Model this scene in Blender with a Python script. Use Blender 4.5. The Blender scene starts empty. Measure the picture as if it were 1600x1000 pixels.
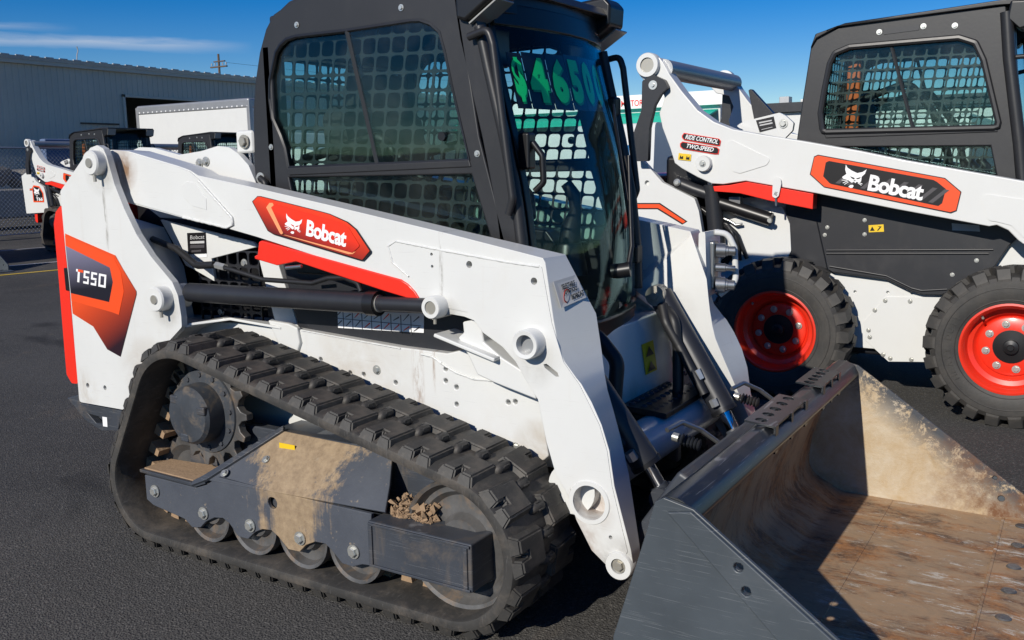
import bpy, bmesh, math, random
from math import pi, sin, cos, radians
from mathutils import Vector, Matrix
from mathutils.geometry import delaunay_2d_cdt
random.seed(7)
scene = bpy.context.scene
COL = scene.collection

# ---------------------------------------------------------------- camera
PSI, PITCH, ROLL = 2.1271, 0.1626, -0.018
camd = bpy.data.cameras.new('camera'); cam = bpy.data.objects.new('camera', camd); COL.objects.link(cam)
fw = Vector((cos(PSI)*cos(PITCH), sin(PSI)*cos(PITCH), -sin(PITCH)))
r0 = Vector((sin(PSI), -cos(PSI), 0)); u0 = r0.cross(fw)
rr = r0*cos(ROLL)+u0*sin(ROLL); uu = -r0*sin(ROLL)+u0*cos(ROLL)
M = Matrix(((rr.x, uu.x, -fw.x, 2.6344), (rr.y, uu.y, -fw.y, -2.8179), (rr.z, uu.z, -fw.z, 1.3085), (0, 0, 0, 1)))
cam.matrix_world = M
camd.sensor_width = 36; camd.lens = 36*1458/1600; camd.clip_start = 0.05; camd.clip_end = 2000
scene.camera = cam

# ---------------------------------------------------------------- sky, sun, exposure
SUN = Vector((0.055, 0.880, -0.47)).normalized()      # direction the light travels
ELEV = math.asin(-SUN.z)
world = bpy.data.worlds.new('World'); scene.world = world; world.use_nodes = True
nt = world.node_tree; nt.nodes.clear()
wo = nt.nodes.new('ShaderNodeOutputWorld'); bg = nt.nodes.new('ShaderNodeBackground')
sky = nt.nodes.new('ShaderNodeTexSky'); sky.sky_type = 'NISHITA'; sky.sun_disc = False
sky.sun_elevation = ELEV; sky.sun_rotation = math.atan2(-SUN.x, -SUN.y)
sky.air_density = 1.0; sky.dust_density = 0.0; sky.ozone_density = 2.5; sky.altitude = 1300
hsv = nt.nodes.new('ShaderNodeHueSaturation'); hsv.inputs['Saturation'].default_value = 1.62; hsv.inputs['Hue'].default_value = 0.516
bg.inputs['Strength'].default_value = 0.086
nt.links.new(sky.outputs[0], hsv.inputs['Color'])
# thin cirrus: wisps along a slanting streak plus faint veils
tc = nt.nodes.new('ShaderNodeTexCoord')
def wmath(op, a, b=None, c=None, clamp=False):
    n = nt.nodes.new('ShaderNodeMath'); n.operation = op; n.use_clamp = clamp
    for i, v in enumerate((a, b, c)):
        if v is None: continue
        if isinstance(v, (int, float)): n.inputs[i].default_value = v
        else: nt.links.new(v, n.inputs[i])
    return n.outputs[0]
def wdot(vec):
    n = nt.nodes.new('ShaderNodeVectorMath'); n.operation = 'DOT_PRODUCT'
    nt.links.new(tc.outputs['Generated'], n.inputs[0]); n.inputs[1].default_value = vec
    return n.outputs['Value']
def pix_dir(u, v):
    return (fw+rr*((u-800)/1458)-uu*((v-500)/1458)).normalized()
d1, d2 = pix_dir(-200, 56), pix_dir(380, 74)
nrm = d1.cross(d2).normalized(); along = (d2-d1).normalized()
def band(n, off, width, a0, a1, seed, amp):
    h = wdot(n)
    mp = nt.nodes.new('ShaderNodeMapping'); nt.links.new(tc.outputs['Generated'], mp.inputs[0])
    mp.inputs['Scale'].default_value = (10, 10, 90); mp.inputs['Location'].default_value = (seed, 0, 0)
    nz = nt.nodes.new('ShaderNodeTexNoise'); nz.inputs['Scale'].default_value = 1.0; nz.inputs['Detail'].default_value = 7; nz.inputs['Roughness'].default_value = 0.62
    nt.links.new(mp.outputs[0], nz.inputs['Vector'])
    hh = wmath('ADD', h, wmath('MULTIPLY', wmath('SUBTRACT', nz.outputs['Fac'], 0.5), width*1.6))
    g = wmath('SUBTRACT', 1.0, wmath('DIVIDE', wmath('ABSOLUTE', wmath('SUBTRACT', hh, off)), width), clamp=True)
    al = wdot(along)
    e0 = wmath('MULTIPLY', wmath('SUBTRACT', al, a0), 12.0, clamp=True)
    e1 = wmath('MULTIPLY', wmath('SUBTRACT', a1, al), 12.0, clamp=True)
    w = wmath('MULTIPLY', wmath('MULTIPLY', g, e0), e1)
    return wmath('MULTIPLY', wmath('MULTIPLY', w, wmath('MULTIPLY', nz.outputs['Fac'], 1.7)), amp)
aR = d2.dot(along)
b1 = band(nrm, 0.0, 0.0075, -0.9, aR+0.01, 3.1, 0.50)
d3, d4 = pix_dir(-100, 36), pix_dir(70, 42)
n2 = d3.cross(d4).normalized()
b2 = band(n2, 0.0, 0.005, -0.9, d4.dot(along)+0.03, 8.4, 0.35)
cl = wmath('ADD', b1, b2, clamp=True)
mx = nt.nodes.new('ShaderNodeMixRGB'); nt.links.new(cl, mx.inputs[0]); nt.links.new(hsv.outputs[0], mx.inputs[1]); mx.inputs[2].default_value = (7.5, 8.0, 8.8, 1)
nt.links.new(mx.outputs[0], bg.inputs['Color']); nt.links.new(bg.outputs[0], wo.inputs['Surface'])
sl = bpy.data.lights.new('sun', 'SUN'); so = bpy.data.objects.new('sun', sl); COL.objects.link(so)
sl.energy = 4.7; sl.angle = radians(0.53); sl.color = (1.0, 0.945, 0.85)
so.rotation_euler = SUN.to_track_quat('-Z', 'Y').to_euler(); so.location = (0, 0, 20)
vs = scene.view_settings; vs.view_transform = 'Standard'; vs.look = 'None'; vs.exposure = 0; vs.gamma = 1; vs.use_curve_mapping = False
cy_ = scene.cycles; cy_.max_bounces = 6; cy_.diffuse_bounces = 3; cy_.glossy_bounces = 3; cy_.transparent_max_bounces = 24; cy_.caustics_reflective = False; cy_.caustics_refractive = False

# ---------------------------------------------------------------- materials
def nodes(name):
    m = bpy.data.materials.new(name); m.use_nodes = True
    return m, m.node_tree, m.node_tree.nodes['Principled BSDF']
class NB:
    def __init__(s, t): s.t = t
    def new(s, k, **kw):
        n = s.t.nodes.new(k)
        for a, b in kw.items(): setattr(n, a, b)
        return n
    def link(s, a, b): s.t.links.new(a, b)
    def noise(s, scale, detail=6, rough=0.6, vec=None, dist=0.0):
        n = s.new('ShaderNodeTexNoise'); n.inputs['Scale'].default_value = scale; n.inputs['Detail'].default_value = detail
        n.inputs['Roughness'].default_value = rough; n.inputs['Distortion'].default_value = dist
        if vec is not None: s.link(vec, n.inputs['Vector'])
        return n.outputs['Fac']
    def ramp(s, fac, a, b):
        n = s.new('ShaderNodeMapRange'); s.link(fac, n.inputs[0]); n.inputs[1].default_value = a; n.inputs[2].default_value = b
        n.clamp = True
        return n.outputs[0]
    def mul(s, a, b):
        n = s.new('ShaderNodeMath', operation='MULTIPLY')
        for i, v in enumerate((a, b)):
            if isinstance(v, (int, float)): n.inputs[i].default_value = v
            else: s.link(v, n.inputs[i])
        return n.outputs[0]
    def add(s, a, b):
        n = s.new('ShaderNodeMath', operation='ADD', use_clamp=True)
        for i, v in enumerate((a, b)):
            if isinstance(v, (int, float)): n.inputs[i].default_value = v
            else: s.link(v, n.inputs[i])
        return n.outputs[0]
    def mix(s, fac, a, b):
        n = s.new('ShaderNodeMixRGB')
        for i, v in enumerate((fac, a, b)):
            if isinstance(v, (int, float)): n.inputs[i].default_value = v
            elif isinstance(v, tuple): n.inputs[i].default_value = (v[0], v[1], v[2], 1)
            else: s.link(v, n.inputs[i])
        return n.outputs[0]
    def coord(s, scale=(1, 1, 1), rot=(0, 0, 0)):
        c = s.new('ShaderNodeTexCoord'); mp = s.new('ShaderNodeMapping'); s.link(c.outputs['Object'], mp.inputs[0])
        mp.inputs['Scale'].default_value = scale; mp.inputs['Rotation'].default_value = rot
        return mp.outputs[0]
    def bump(s, h, strength, dist=0.01):
        n = s.new('ShaderNodeBump'); n.inputs['Strength'].default_value = strength; n.inputs['Distance'].default_value = dist
        s.link(h, n.inputs['Height']); return n.outputs[0]

def paint(name, col, rough=0.35, metal=0.0, coat=0.0, dirt=(0.35, 0.27, 0.18), amount=0.25, vary=0.06, scale=3.0, bump=0.02, streak=True, scratch=0.0, sc_col=(0.45, 0.46, 0.47)):
    m, t, p = nodes(name); b = NB(t)
    v = b.coord(); vst = b.coord((6, 6, 1.0))
    n1 = b.noise(scale, 4, 0.65, v); n2 = b.noise(60, 2, 0.6, v)
    c = b.mix(b.ramp(n1, 0.35, 0.7), tuple(x*(1-vary) for x in col), tuple(min(1, x*(1+vary)) for x in col))
    if amount > 0:
        d = b.mul(b.ramp(b.noise(scale*1.7, 6, 0.72, v, 0.4), 0.52, 0.8), amount)
        if streak: d = b.add(d, b.mul(b.ramp(b.noise(3.2, 4, 0.6, vst), 0.58, 0.85), amount*0.7))
        c = b.mix(d, c, dirt)
        p.inputs['Roughness'].default_value = rough
        rr_ = b.new('ShaderNodeMapRange'); b.link(d, rr_.inputs[0]); rr_.inputs[3].default_value = rough; rr_.inputs[4].default_value = 0.85
        b.link(rr_.outputs[0], p.inputs['Roughness'])
    else: p.inputs['Roughness'].default_value = rough
    if scratch > 0:
        vs_ = b.coord((2, 2, 150), (0.0, 0.45, 0.2)); s1 = b.ramp(b.noise(4, 3, 0.5, vs_), 0.66, 0.70)
        vs2 = b.coord((1.5, 1.5, 190), (0.0, -0.7, 0.4)); s2 = b.ramp(b.noise(4, 2, 0.5, vs2), 0.68, 0.72)
        c = b.mix(b.mul(b.add(s1, s2), scratch), c, sc_col)
    b.link(c, p.inputs['Base Color']); p.inputs['Metallic'].default_value = metal
    p.inputs['Coat Weight'].default_value = coat; p.inputs['Coat Roughness'].default_value = 0.12
    if bump: b.link(b.bump(n2, bump, 0.004), p.inputs['Normal'])
    return m

MAT = {}
MAT['white'] = paint('white_paint', (0.64, 0.645, 0.63), 0.38, coat=0.25, amount=0.07, vary=0.02, dirt=(0.45, 0.38, 0.28), bump=0.012)
def stained(name, spots, drips=()):
    """white paint with rust and grease where pins, bolts and seams have bled"""
    m, t, p = nodes(name); b = NB(t); v = b.coord(); cc = b.new('ShaderNodeTexCoord'); sp = b.new('ShaderNodeSeparateXYZ'); b.link(cc.outputs['Object'], sp.inputs[0])
    c = b.mix(b.ramp(b.noise(3, 4, 0.65, v), 0.35, 0.7), (0.625, 0.63, 0.615), (0.66, 0.665, 0.65))
    sc = b.noise(38, 4, 0.75, v, 0.5); big = b.noise(5, 5, 0.7, v, 0.4)
    c = b.mix(b.mul(b.ramp(sc, 0.70, 0.74), 0.35), c, (0.40, 0.37, 0.33)); c = b.mix(b.mul(b.ramp(big, 0.55, 0.85), 0.16), c, (0.50, 0.42, 0.31))
    sw = b.coord((2.2, 2.2, 170), (0, 0.35, 0)); c = b.mix(b.mul(b.ramp(b.noise(4, 2, 0.5, sw), 0.70, 0.725), 0.35), c, (0.36, 0.35, 0.33))
    vd = b.coord((14, 14, 0.9)); c = b.mix(b.mul(b.ramp(b.noise(2.0, 4, 0.6, vd), 0.60, 0.80), 0.13), c, (0.42, 0.35, 0.26))
    for x, z, r, col, k in spots:
        cv = b.new('ShaderNodeCombineXYZ'); b.link(sp.outputs['X'], cv.inputs[0]); b.link(sp.outputs['Z'], cv.inputs[2])
        d = b.new('ShaderNodeVectorMath', operation='DISTANCE'); b.link(cv.outputs[0], d.inputs[0]); d.inputs[1].default_value = (x, 0, z)
        c = b.mix(b.mul(b.mul(b.ramp(d.outputs['Value'], r, r*0.35), b.ramp(big, 0.35, 0.6)), k), c, col)
    for x, z0, z1, w, col in drips:
        a = b.new('ShaderNodeMath', operation='SUBTRACT'); b.link(sp.outputs['X'], a.inputs[0]); a.inputs[1].default_value = x; ab = b.new('ShaderNodeMath', operation='ABSOLUTE'); b.link(a.outputs[0], ab.inputs[0])
        k = b.mul(b.mul(b.ramp(ab.outputs[0], w, w*0.1), b.ramp(sp.outputs['Z'], z0, z0+0.06)), b.ramp(b.noise(9, 5, 0.8, b.coord((7, 7, 1))), 0.46, 0.62)); c = b.mix(b.mul(k, 0.75), c, col)
    b.link(c, p.inputs['Base Color']); p.inputs['Roughness'].default_value = 0.38; p.inputs['Coat Weight'].default_value = 0.22; p.inputs['Coat Roughness'].default_value = 0.12
    b.link(b.bump(b.noise(70, 2, 0.6, v), 0.015, 0.004), p.inputs['Normal']); return m
RU, GR = (0.22, 0.11, 0.045), (0.16, 0.14, 0.11)
MAT['white_tail'] = stained('white_paint_tail', [(-0.978, 1.32, 0.10, GR, 0.55), (-0.665, 0.84, 0.09, GR, 0.5), (-1.20, 0.47, 0.10, (0.35, 0.27, 0.18), 0.6), (-0.80, 0.55, 0.18, (0.35, 0.28, 0.2), 0.5)], [(-0.97, 1.02, 1.30, 0.012, GR)])
MAT['white_arm'] = stained('white_paint_arm', [(-0.93, 1.33, 0.10, RU, 0.9), (0.51, 0.87, 0.08, GR, 0.5), (1.00, 0.36, 0.085, RU, 0.7), (1.092, 0.22, 0.09, GR, 0.7), (0.99, 0.26, 0.06, RU, 0.8), (0.83, 0.77, 0.09, GR, 0.3)], [(0.515, 0.70, 0.86, 0.01, GR)])
MAT['white_body'] = stained('white_paint_body', [(0.78, 0.48, 0.10, (0.36, 0.28, 0.19), 0.6), (0.1, 0.62, 0.25, (0.40, 0.33, 0.24), 0.4)], [(0.335, 0.52, 0.745, 0.030, RU), (0.40, 0.60, 0.74, 0.008, RU)])
MAT['red'] = paint('red_paint', (0.80, 0.028, 0.012), 0.35, coat=0.3, amount=0.05, vary=0.04, dirt=(0.4, 0.1, 0.05))
MAT['rimred'] = paint('wheel_red_paint', (0.72, 0.032, 0.012), 0.36, coat=0.25, amount=0.16, vary=0.05, scale=6, dirt=(0.30, 0.13, 0.08))
MAT['cab'] = paint('charcoal_cab_paint', (0.021, 0.021, 0.023), 0.42, amount=0.10, vary=0.08, dirt=(0.07, 0.066, 0.06), bump=0.04)
MAT['char'] = paint('charcoal_panel', (0.020, 0.021, 0.025), 0.40, amount=0.12, vary=0.1, dirt=(0.10, 0.09, 0.08))
MAT['plastic'] = paint('black_plastic', (0.010, 0.010, 0.011), 0.35, amount=0.06, dirt=(0.06, 0.06, 0.06))
MAT['frame'] = paint('dark_frame_paint_worn', (0.044, 0.050, 0.062), 0.45, amount=0.60, vary=0.2, dirt=(0.20, 0.145, 0.09), scratch=0.25)
MAT['dirt'] = paint('dried_mud', (0.30, 0.20, 0.12), 0.95, amount=0.3, dirt=(0.42, 0.30, 0.19), bump=0.6, scale=14)
MAT['steel'] = paint('bare_steel', (0.42, 0.42, 0.41), 0.32, metal=0.9, amount=0.15, dirt=(0.25, 0.18, 0.12))
MAT['zinc'] = paint('zinc_bolt', (0.62, 0.62, 0.58), 0.35, metal=0.75, amount=0.12, dirt=(0.3, 0.25, 0.18))
MAT['chrome'] = paint('chrome_rod', (0.75, 0.76, 0.78), 0.07, metal=1.0, amount=0.0, bump=0)
MAT['rust'] = paint('rusty_roller', (0.115, 0.112, 0.11), 0.42, metal=0.3, amount=0.8, dirt=(0.23, 0.14, 0.07), vary=0.35, scale=9)
MAT['boss'] = paint('pin_steel', (0.40, 0.38, 0.33), 0.4, metal=0.5, amount=0.3, dirt=(0.35, 0.28, 0.15))
MAT['black'] = paint('black_decal', (0.010, 0.009, 0.010), 0.35, amount=0.0, bump=0)
MAT['dwhite'] = paint('white_decal', (0.82, 0.82, 0.82), 0.4, amount=0.0, vary=0, bump=0)
MAT['dorange'] = paint('orange_decal', (0.80, 0.075, 0.012), 0.4, amount=0.0, vary=0, bump=0)
MAT['dpeach'] = paint('peach_decal', (0.85, 0.32, 0.14), 0.4, amount=0.0, vary=0, bump=0)
MAT['dgrey'] = paint('grey_decal', (0.07, 0.065, 0.07), 0.4, amount=0.0, vary=0, bump=0)
MAT['dyellow'] = paint('yellow_decal', (0.75, 0.50, 0.015), 0.45, amount=0.1, vary=0.03, bump=0)
MAT['dsilver'] = paint('silver_decal', (0.5, 0.5, 0.5), 0.4, amount=0.1, bump=0)
MAT['green'] = paint('green_print', (0.01, 0.90, 0.24), 0.5, amount=0.0, vary=0, bump=0)
MAT['greend'] = paint('dark_green_print', (0.005, 0.40, 0.14), 0.5, amount=0.0, vary=0, bump=0)
MAT['orange'] = paint('orange_strap', (0.75, 0.13, 0.02), 0.6, amount=0.05)
MAT['seat'] = paint('seat_vinyl', (0.014, 0.014, 0.015), 0.55, amount=0.1, dirt=(0.07, 0.07, 0.07), bump=0.1)
MAT['hose'] = paint('rubber_hose', (0.013, 0.013, 0.014), 0.5, amount=0.1, dirt=(0.08, 0.07, 0.06))
MAT['mesh'] = paint('screen_guard_paint', (0.022, 0.024, 0.026), 0.5, amount=0.08, dirt=(0.07, 0.07, 0.07))
MAT['galv'] = paint('galvanised_steel', (0.36, 0.37, 0.38), 0.45, metal=0.6, amount=0.15, dirt=(0.2, 0.17, 0.14))
MAT['wood'] = paint('weathered_timber', (0.11, 0.075, 0.05), 0.85, amount=0.2, dirt=(0.2, 0.17, 0.14))

def gradient(name, a, c, zlo, zhi, xk=0.0):
    """two ink colours printed as a blend up the decal"""
    m, t, p = nodes(name); b = NB(t); cc = b.new('ShaderNodeTexCoord'); sp = b.new('ShaderNodeSeparateXYZ'); b.link(cc.outputs['Object'], sp.inputs[0])
    h = b.new('ShaderNodeMath', operation='MULTIPLY_ADD'); b.link(sp.outputs['X'], h.inputs[0]); h.inputs[1].default_value = xk; b.link(sp.outputs['Z'], h.inputs[2])
    b.link(b.mix(b.ramp(h.outputs[0], zlo, zhi), a, c), p.inputs['Base Color']); p.inputs['Roughness'].default_value = 0.38
    return m

def rubber(name, dust):
    m, t, p = nodes(name); b = NB(t); v = b.coord()
    n = b.noise(4, 4, 0.7, v); f = b.noise(90, 2, 0.7, v)
    c = b.mix(b.ramp(n, 0.3, 0.75), (0.024, 0.023, 0.022), (0.052, 0.049, 0.045))
    c = b.mix(b.mul(b.ramp(b.noise(9, 6, 0.75, v, 0.3), 0.45, 0.8), dust), c, (0.15, 0.125, 0.10))
    vs_ = b.coord((30, 4, 4)); c = b.mix(b.mul(b.ramp(b.noise(6, 4, 0.5, vs_), 0.62, 0.72), dust*0.6), c, (0.12, 0.115, 0.11))
    b.link(c, p.inputs['Base Color']); p.inputs['Roughness'].default_value = 0.62
    b.link(b.bump(f, 0.18, 0.003), p.inputs['Normal']); return m
MAT['rubber'] = rubber('track_rubber', 0.75)
MAT['tyre'] = rubber('tyre_rubber', 0.22)

def glass(name, tint, refl=1.45, dust=0.03):
    m, t, p = nodes(name); b = NB(t); t.nodes.remove(p); out = t.nodes['Material Output']
    tr = b.new('ShaderNodeBsdfTransparent'); tr.inputs[0].default_value = (*tint, 1)
    gl = b.new('ShaderNodeBsdfGlossy'); gl.inputs['Color'].default_value = (0.50, 0.74, 0.78, 1); gl.inputs['Roughness'].default_value = 0.015
    df = b.new('ShaderNodeBsdfDiffuse'); df.inputs[0].default_value = (0.45, 0.47, 0.45, 1)
    fr = b.new('ShaderNodeFresnel'); ge = b.new('ShaderNodeNewGeometry'); io = b.new('ShaderNodeMapRange'); b.link(ge.outputs['Backfacing'], io.inputs[0]); io.inputs[3].default_value = refl; io.inputs[4].default_value = 1/refl; b.link(io.outputs[0], fr.inputs[0])
    m1 = b.new('ShaderNodeMixShader'); b.link(fr.outputs[0], m1.inputs[0]); b.link(tr.outputs[0], m1.inputs[1]); b.link(gl.outputs[0], m1.inputs[2])
    m2 = b.new('ShaderNodeMixShader'); d = b.mul(b.add(b.ramp(b.noise(140, 3, 0.7, b.coord()), 0.66, 0.72), b.ramp(b.noise(3, 4, 0.7, b.coord()), 0.45, 0.9)), dust)
    b.link(d, m2.inputs[0]); b.link(m1.outputs[0], m2.inputs[1]); b.link(df.outputs[0], m2.inputs[2]); b.link(m2.outputs[0], out.inputs['Surface'])
    return m
MAT['glass'] = glass('tinted_cab_glass', (0.80, 0.89, 0.87), dust=0.05)
MAT['fglass'] = glass('door_glass', (0.94, 0.98, 0.975), 1.22, dust=0.008)
MAT['lens'] = paint('lamp_lens', (0.32, 0.32, 0.30), 0.15, coat=0.5, amount=0.05)

def asphalt():
    m, t, p = nodes('asphalt'); b = NB(t); v = b.coord()
    big = b.noise(0.30, 3, 0.6, v); mid = b.noise(2.6, 4, 0.65, v); fine = b.noise(130, 2, 0.7, v); agg = b.new('ShaderNodeTexVoronoi'); agg.inputs['Scale'].default_value = 150; b.link(v, agg.inputs['Vector'])
    c = b.mix(b.ramp(big, 0.36, 0.64), (0.050, 0.048, 0.045), (0.082, 0.079, 0.074))
    c = b.mix(b.mul(b.ramp(mid, 0.42, 0.72), 0.5), c, (0.088, 0.083, 0.076))
    c = b.mix(b.mul(b.ramp(agg.outputs['Color'], 0.62, 0.95), 0.65), c, (0.19, 0.18, 0.165))
    c = b.mix(b.mul(b.ramp(fine, 0.50, 0.28), 0.75), c, (0.010, 0.010, 0.010))
    c = b.mix(b.mul(b.ramp(b.noise(1.1, 4, 0.75, v, 0.5), 0.60, 0.80), 0.45), c, (0.21, 0.155, 0.105))
    c = b.mix(b.mul(b.ramp(b.noise(0.8, 3, 0.6, b.coord((1, 1, 1), (0, 0, 1.1)), 0.8), 0.62, 0.70), 0.6), c, (0.016, 0.015, 0.015))
    b.link(c, p.inputs['Base Color']); p.inputs['Roughness'].default_value = 0.9; p.inputs['Specular IOR Level'].default_value = 0.25
    h = b.add(b.mul(agg.outputs['Distance'], 0.9), b.mul(fine, 0.6))
    b.link(b.bump(h, 0.6, 0.007), p.inputs['Normal']); return m
MAT['asphalt'] = asphalt()

def bucket_in():
    m, t, p = nodes('bucket_inside_worn'); b = NB(t); v = b.coord((0.8, 2.2, 1)); vs_ = b.coord((2.4, 8, 4), (0, 0, 0.10)); vv = b.coord(); vf = b.coord((2.0, 60, 20), (0, 0, -0.04))
    sp = b.new('ShaderNodeSeparateXYZ'); cc = b.new('ShaderNodeTexCoord'); b.link(cc.outputs['Object'], sp.inputs[0])
    rust = b.mix(b.ramp(b.noise(9, 8, 0.8, vv, 0.4), 0.40, 0.60), (0.10, 0.060, 0.040), (0.40, 0.185, 0.070))
    c = b.mix(b.mul(b.ramp(b.noise(2.4, 9, 0.82, v, 0.4), 0.43, 0.53), 0.8), rust, (0.40, 0.28, 0.17))
    fr = b.ramp(sp.outputs['X'], 1.30, 1.80)
    st = b.add(b.mul(b.ramp(b.noise(2.3, 10, 0.85, vs_, 0.3), 0.565, 0.59), fr), b.mul(b.ramp(b.noise(2.0, 10, 0.85, vs_), 0.66, 0.68), 0.6))
    c = b.mix(b.mul(st, 0.85), c, (0.62, 0.58, 0.50))
    c = b.mix(b.mul(b.ramp(b.noise(3.5, 9, 0.84, v, 0.6), 0.58, 0.63), 0.5), c, (0.075, 0.068, 0.064))
    c = b.mix(b.mul(b.ramp(b.noise(3, 3, 0.5, vf), 0.62, 0.68), 0.5), c, (0.30, 0.27, 0.24))
    b.link(c, p.inputs['Base Color']); p.inputs['Roughness'].default_value = 0.68
    b.link(b.bump(b.noise(22, 5, 0.7, vv), 0.3, 0.005), p.inputs['Normal']); return m
MAT['bfloor'] = bucket_in()
def bucket_side():
    m, t, p = nodes('bucket_side_mud_coated'); b = NB(t); v = b.coord(); sp = b.new('ShaderNodeSeparateXYZ'); cc = b.new('ShaderNodeTexCoord'); b.link(cc.outputs['Object'], sp.inputs[0])
    tan = b.mix(b.ramp(b.noise(7, 9, 0.75, v, 0.5), 0.35, 0.7), (0.42, 0.305, 0.175), (0.54, 0.47, 0.365))
    # paint survives along the top edge of the plate, flaked with mud
    e = b.new('ShaderNodeMath', operation='MULTIPLY_ADD'); b.link(sp.outputs['X'], e.inputs[0]); e.inputs[1].default_value = 0.74; b.link(sp.outputs['Z'], e.inputs[2])
    ed = b.add(b.ramp(e.outputs[0], 1.42, 1.56), b.mul(b.ramp(b.noise(10, 9, 0.8, v), 0.4, 0.7), 0.0))
    k = b.mul(ed, b.ramp(b.noise(13, 10, 0.85, v, 0.3), 0.44, 0.50))
    c = b.mix(k, tan, (0.06, 0.066, 0.076))
    c = b.mix(b.ramp(b.noise(17, 9, 0.8, v, 0.6), 0.66, 0.70), c, (0.05, 0.052, 0.058))
    r = b.mul(b.ramp(sp.outputs['X'], 1.60, 1.90), b.ramp(b.noise(7, 9, 0.75, v), 0.42, 0.6)); c = b.mix(r, c, (0.16, 0.075, 0.035))
    b.link(c, p.inputs['Base Color']); p.inputs['Roughness'].default_value = 0.85
    b.link(b.bump(b.noise(14, 9, 0.75, v), 0.5, 0.012), p.inputs['Normal']); return m
MAT['bside'] = bucket_side()
MAT['bout'] = paint('bucket_paint_scratched', (0.062, 0.074, 0.086), 0.40, amount=0.15, vary=0.15, dirt=(0.16, 0.16, 0.16), scratch=0.22)
MAT['blip'] = paint('bucket_lip_paint', (0.015, 0.018, 0.022), 0.30, amount=0.14, vary=0.2, dirt=(0.30, 0.28, 0.24), scratch=0.3, streak=False, scale=8)

# ---------------------------------------------------------------- geometry helpers
def in_poly(p, poly):
    c = False; j = len(poly)-1
    for i in range(len(poly)):
        a, b = poly[i], poly[j]
        if (a[1] > p[1]) != (b[1] > p[1]) and p[0] < (b[0]-a[0])*(p[1]-a[1])/(b[1]-a[1])+a[0]: c = not c
        j = i
    return c
def tessellate_polygon(loops):
    """triangles (indices into the chained loops) filling the first loop less the others"""
    L2 = [[(p[0], p[1]) for p in l] for l in loops]; P = [Vector(p) for l in L2 for p in l]; E = []; s = 0
    for l in L2:
        E += [(s+i, s+(i+1) % len(l)) for i in range(len(l))]; s += len(l)
    V, _, F, ov, _, _ = delaunay_2d_cdt(P, E, [], 0, 1e-7)
    out = []
    for f in F:
        c = (sum(V[i][0] for i in f)/3, sum(V[i][1] for i in f)/3)
        if in_poly(c, L2[0]) and not any(in_poly(c, h) for h in L2[1:]) and all(ov[i] for i in f): out.append(tuple(ov[i][0] for i in f))
    return out
OFF = Vector((0, 0, 0)); YC = 0.0
def mesh(name, V, F, mat, parent=None, bevel=0.0, seg=2, sharp=35, mirror=False):
    me = bpy.data.meshes.new(name)
    me.from_pydata([(v[0]-OFF.x, v[1]-OFF.y, v[2]-OFF.z) for v in V], [], F)
    bm = bmesh.new(); bm.from_mesh(me); bmesh.ops.remove_doubles(bm, verts=bm.verts, dist=1e-5); bmesh.ops.recalc_face_normals(bm, faces=bm.faces); bm.to_mesh(me); bm.free()
    me.polygons.foreach_set('use_smooth', [True]*len(me.polygons))
    if not bevel: me.set_sharp_from_angle(angle=radians(sharp))
    o = bpy.data.objects.new(name, me); COL.objects.link(o)
    if mat: me.materials.append(MAT[mat] if isinstance(mat, str) else mat)
    if parent is not None: o.parent = parent
    if bevel:
        m = o.modifiers.new('Bevel', 'BEVEL'); m.width = bevel; m.segments = seg; m.limit_method = 'ANGLE'; m.angle_limit = radians(38); m.harden_normals = True
    if mirror:
        yc = YC
        mesh(name, [(v[0], 2*yc-v[1], v[2]) for v in V], [tuple(reversed(f)) for f in F], mat, mirror if not isinstance(mirror, bool) else parent, bevel, seg, sharp)
    return o
def fillet(poly, r, n=4, closed=True):
    out = []; N = len(poly)
    for i, p in enumerate(poly):
        ri = r[i] if isinstance(r, (list, tuple)) else r
        p = Vector(p)
        if (not closed and i in (0, N-1)) or ri <= 0: out.append(tuple(p)); continue
        a = Vector(poly[i-1])-p; c = Vector(poly[(i+1) % N])-p
        la, lc = a.length, c.length
        if la < 1e-6 or lc < 1e-6: continue
        a /= la; c /= lc
        ang = a.angle(c)
        if ang > pi-0.05: out.append(tuple(p)); continue
        d = min(ri/math.tan(ang/2), la*0.48, lc*0.48)
        P0, P1 = p+a*d, p+c*d
        for k in range(n+1):
            t = k/n; out.append(tuple(P0*(1-t)**2+p*2*t*(1-t)+P1*t*t))
    return out
def circ(cx, cz, r, n=20, a0=0.0):
    return [(cx+r*cos(a0+2*pi*i/n), cz+r*sin(a0+2*pi*i/n)) for i in range(n)]
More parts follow.
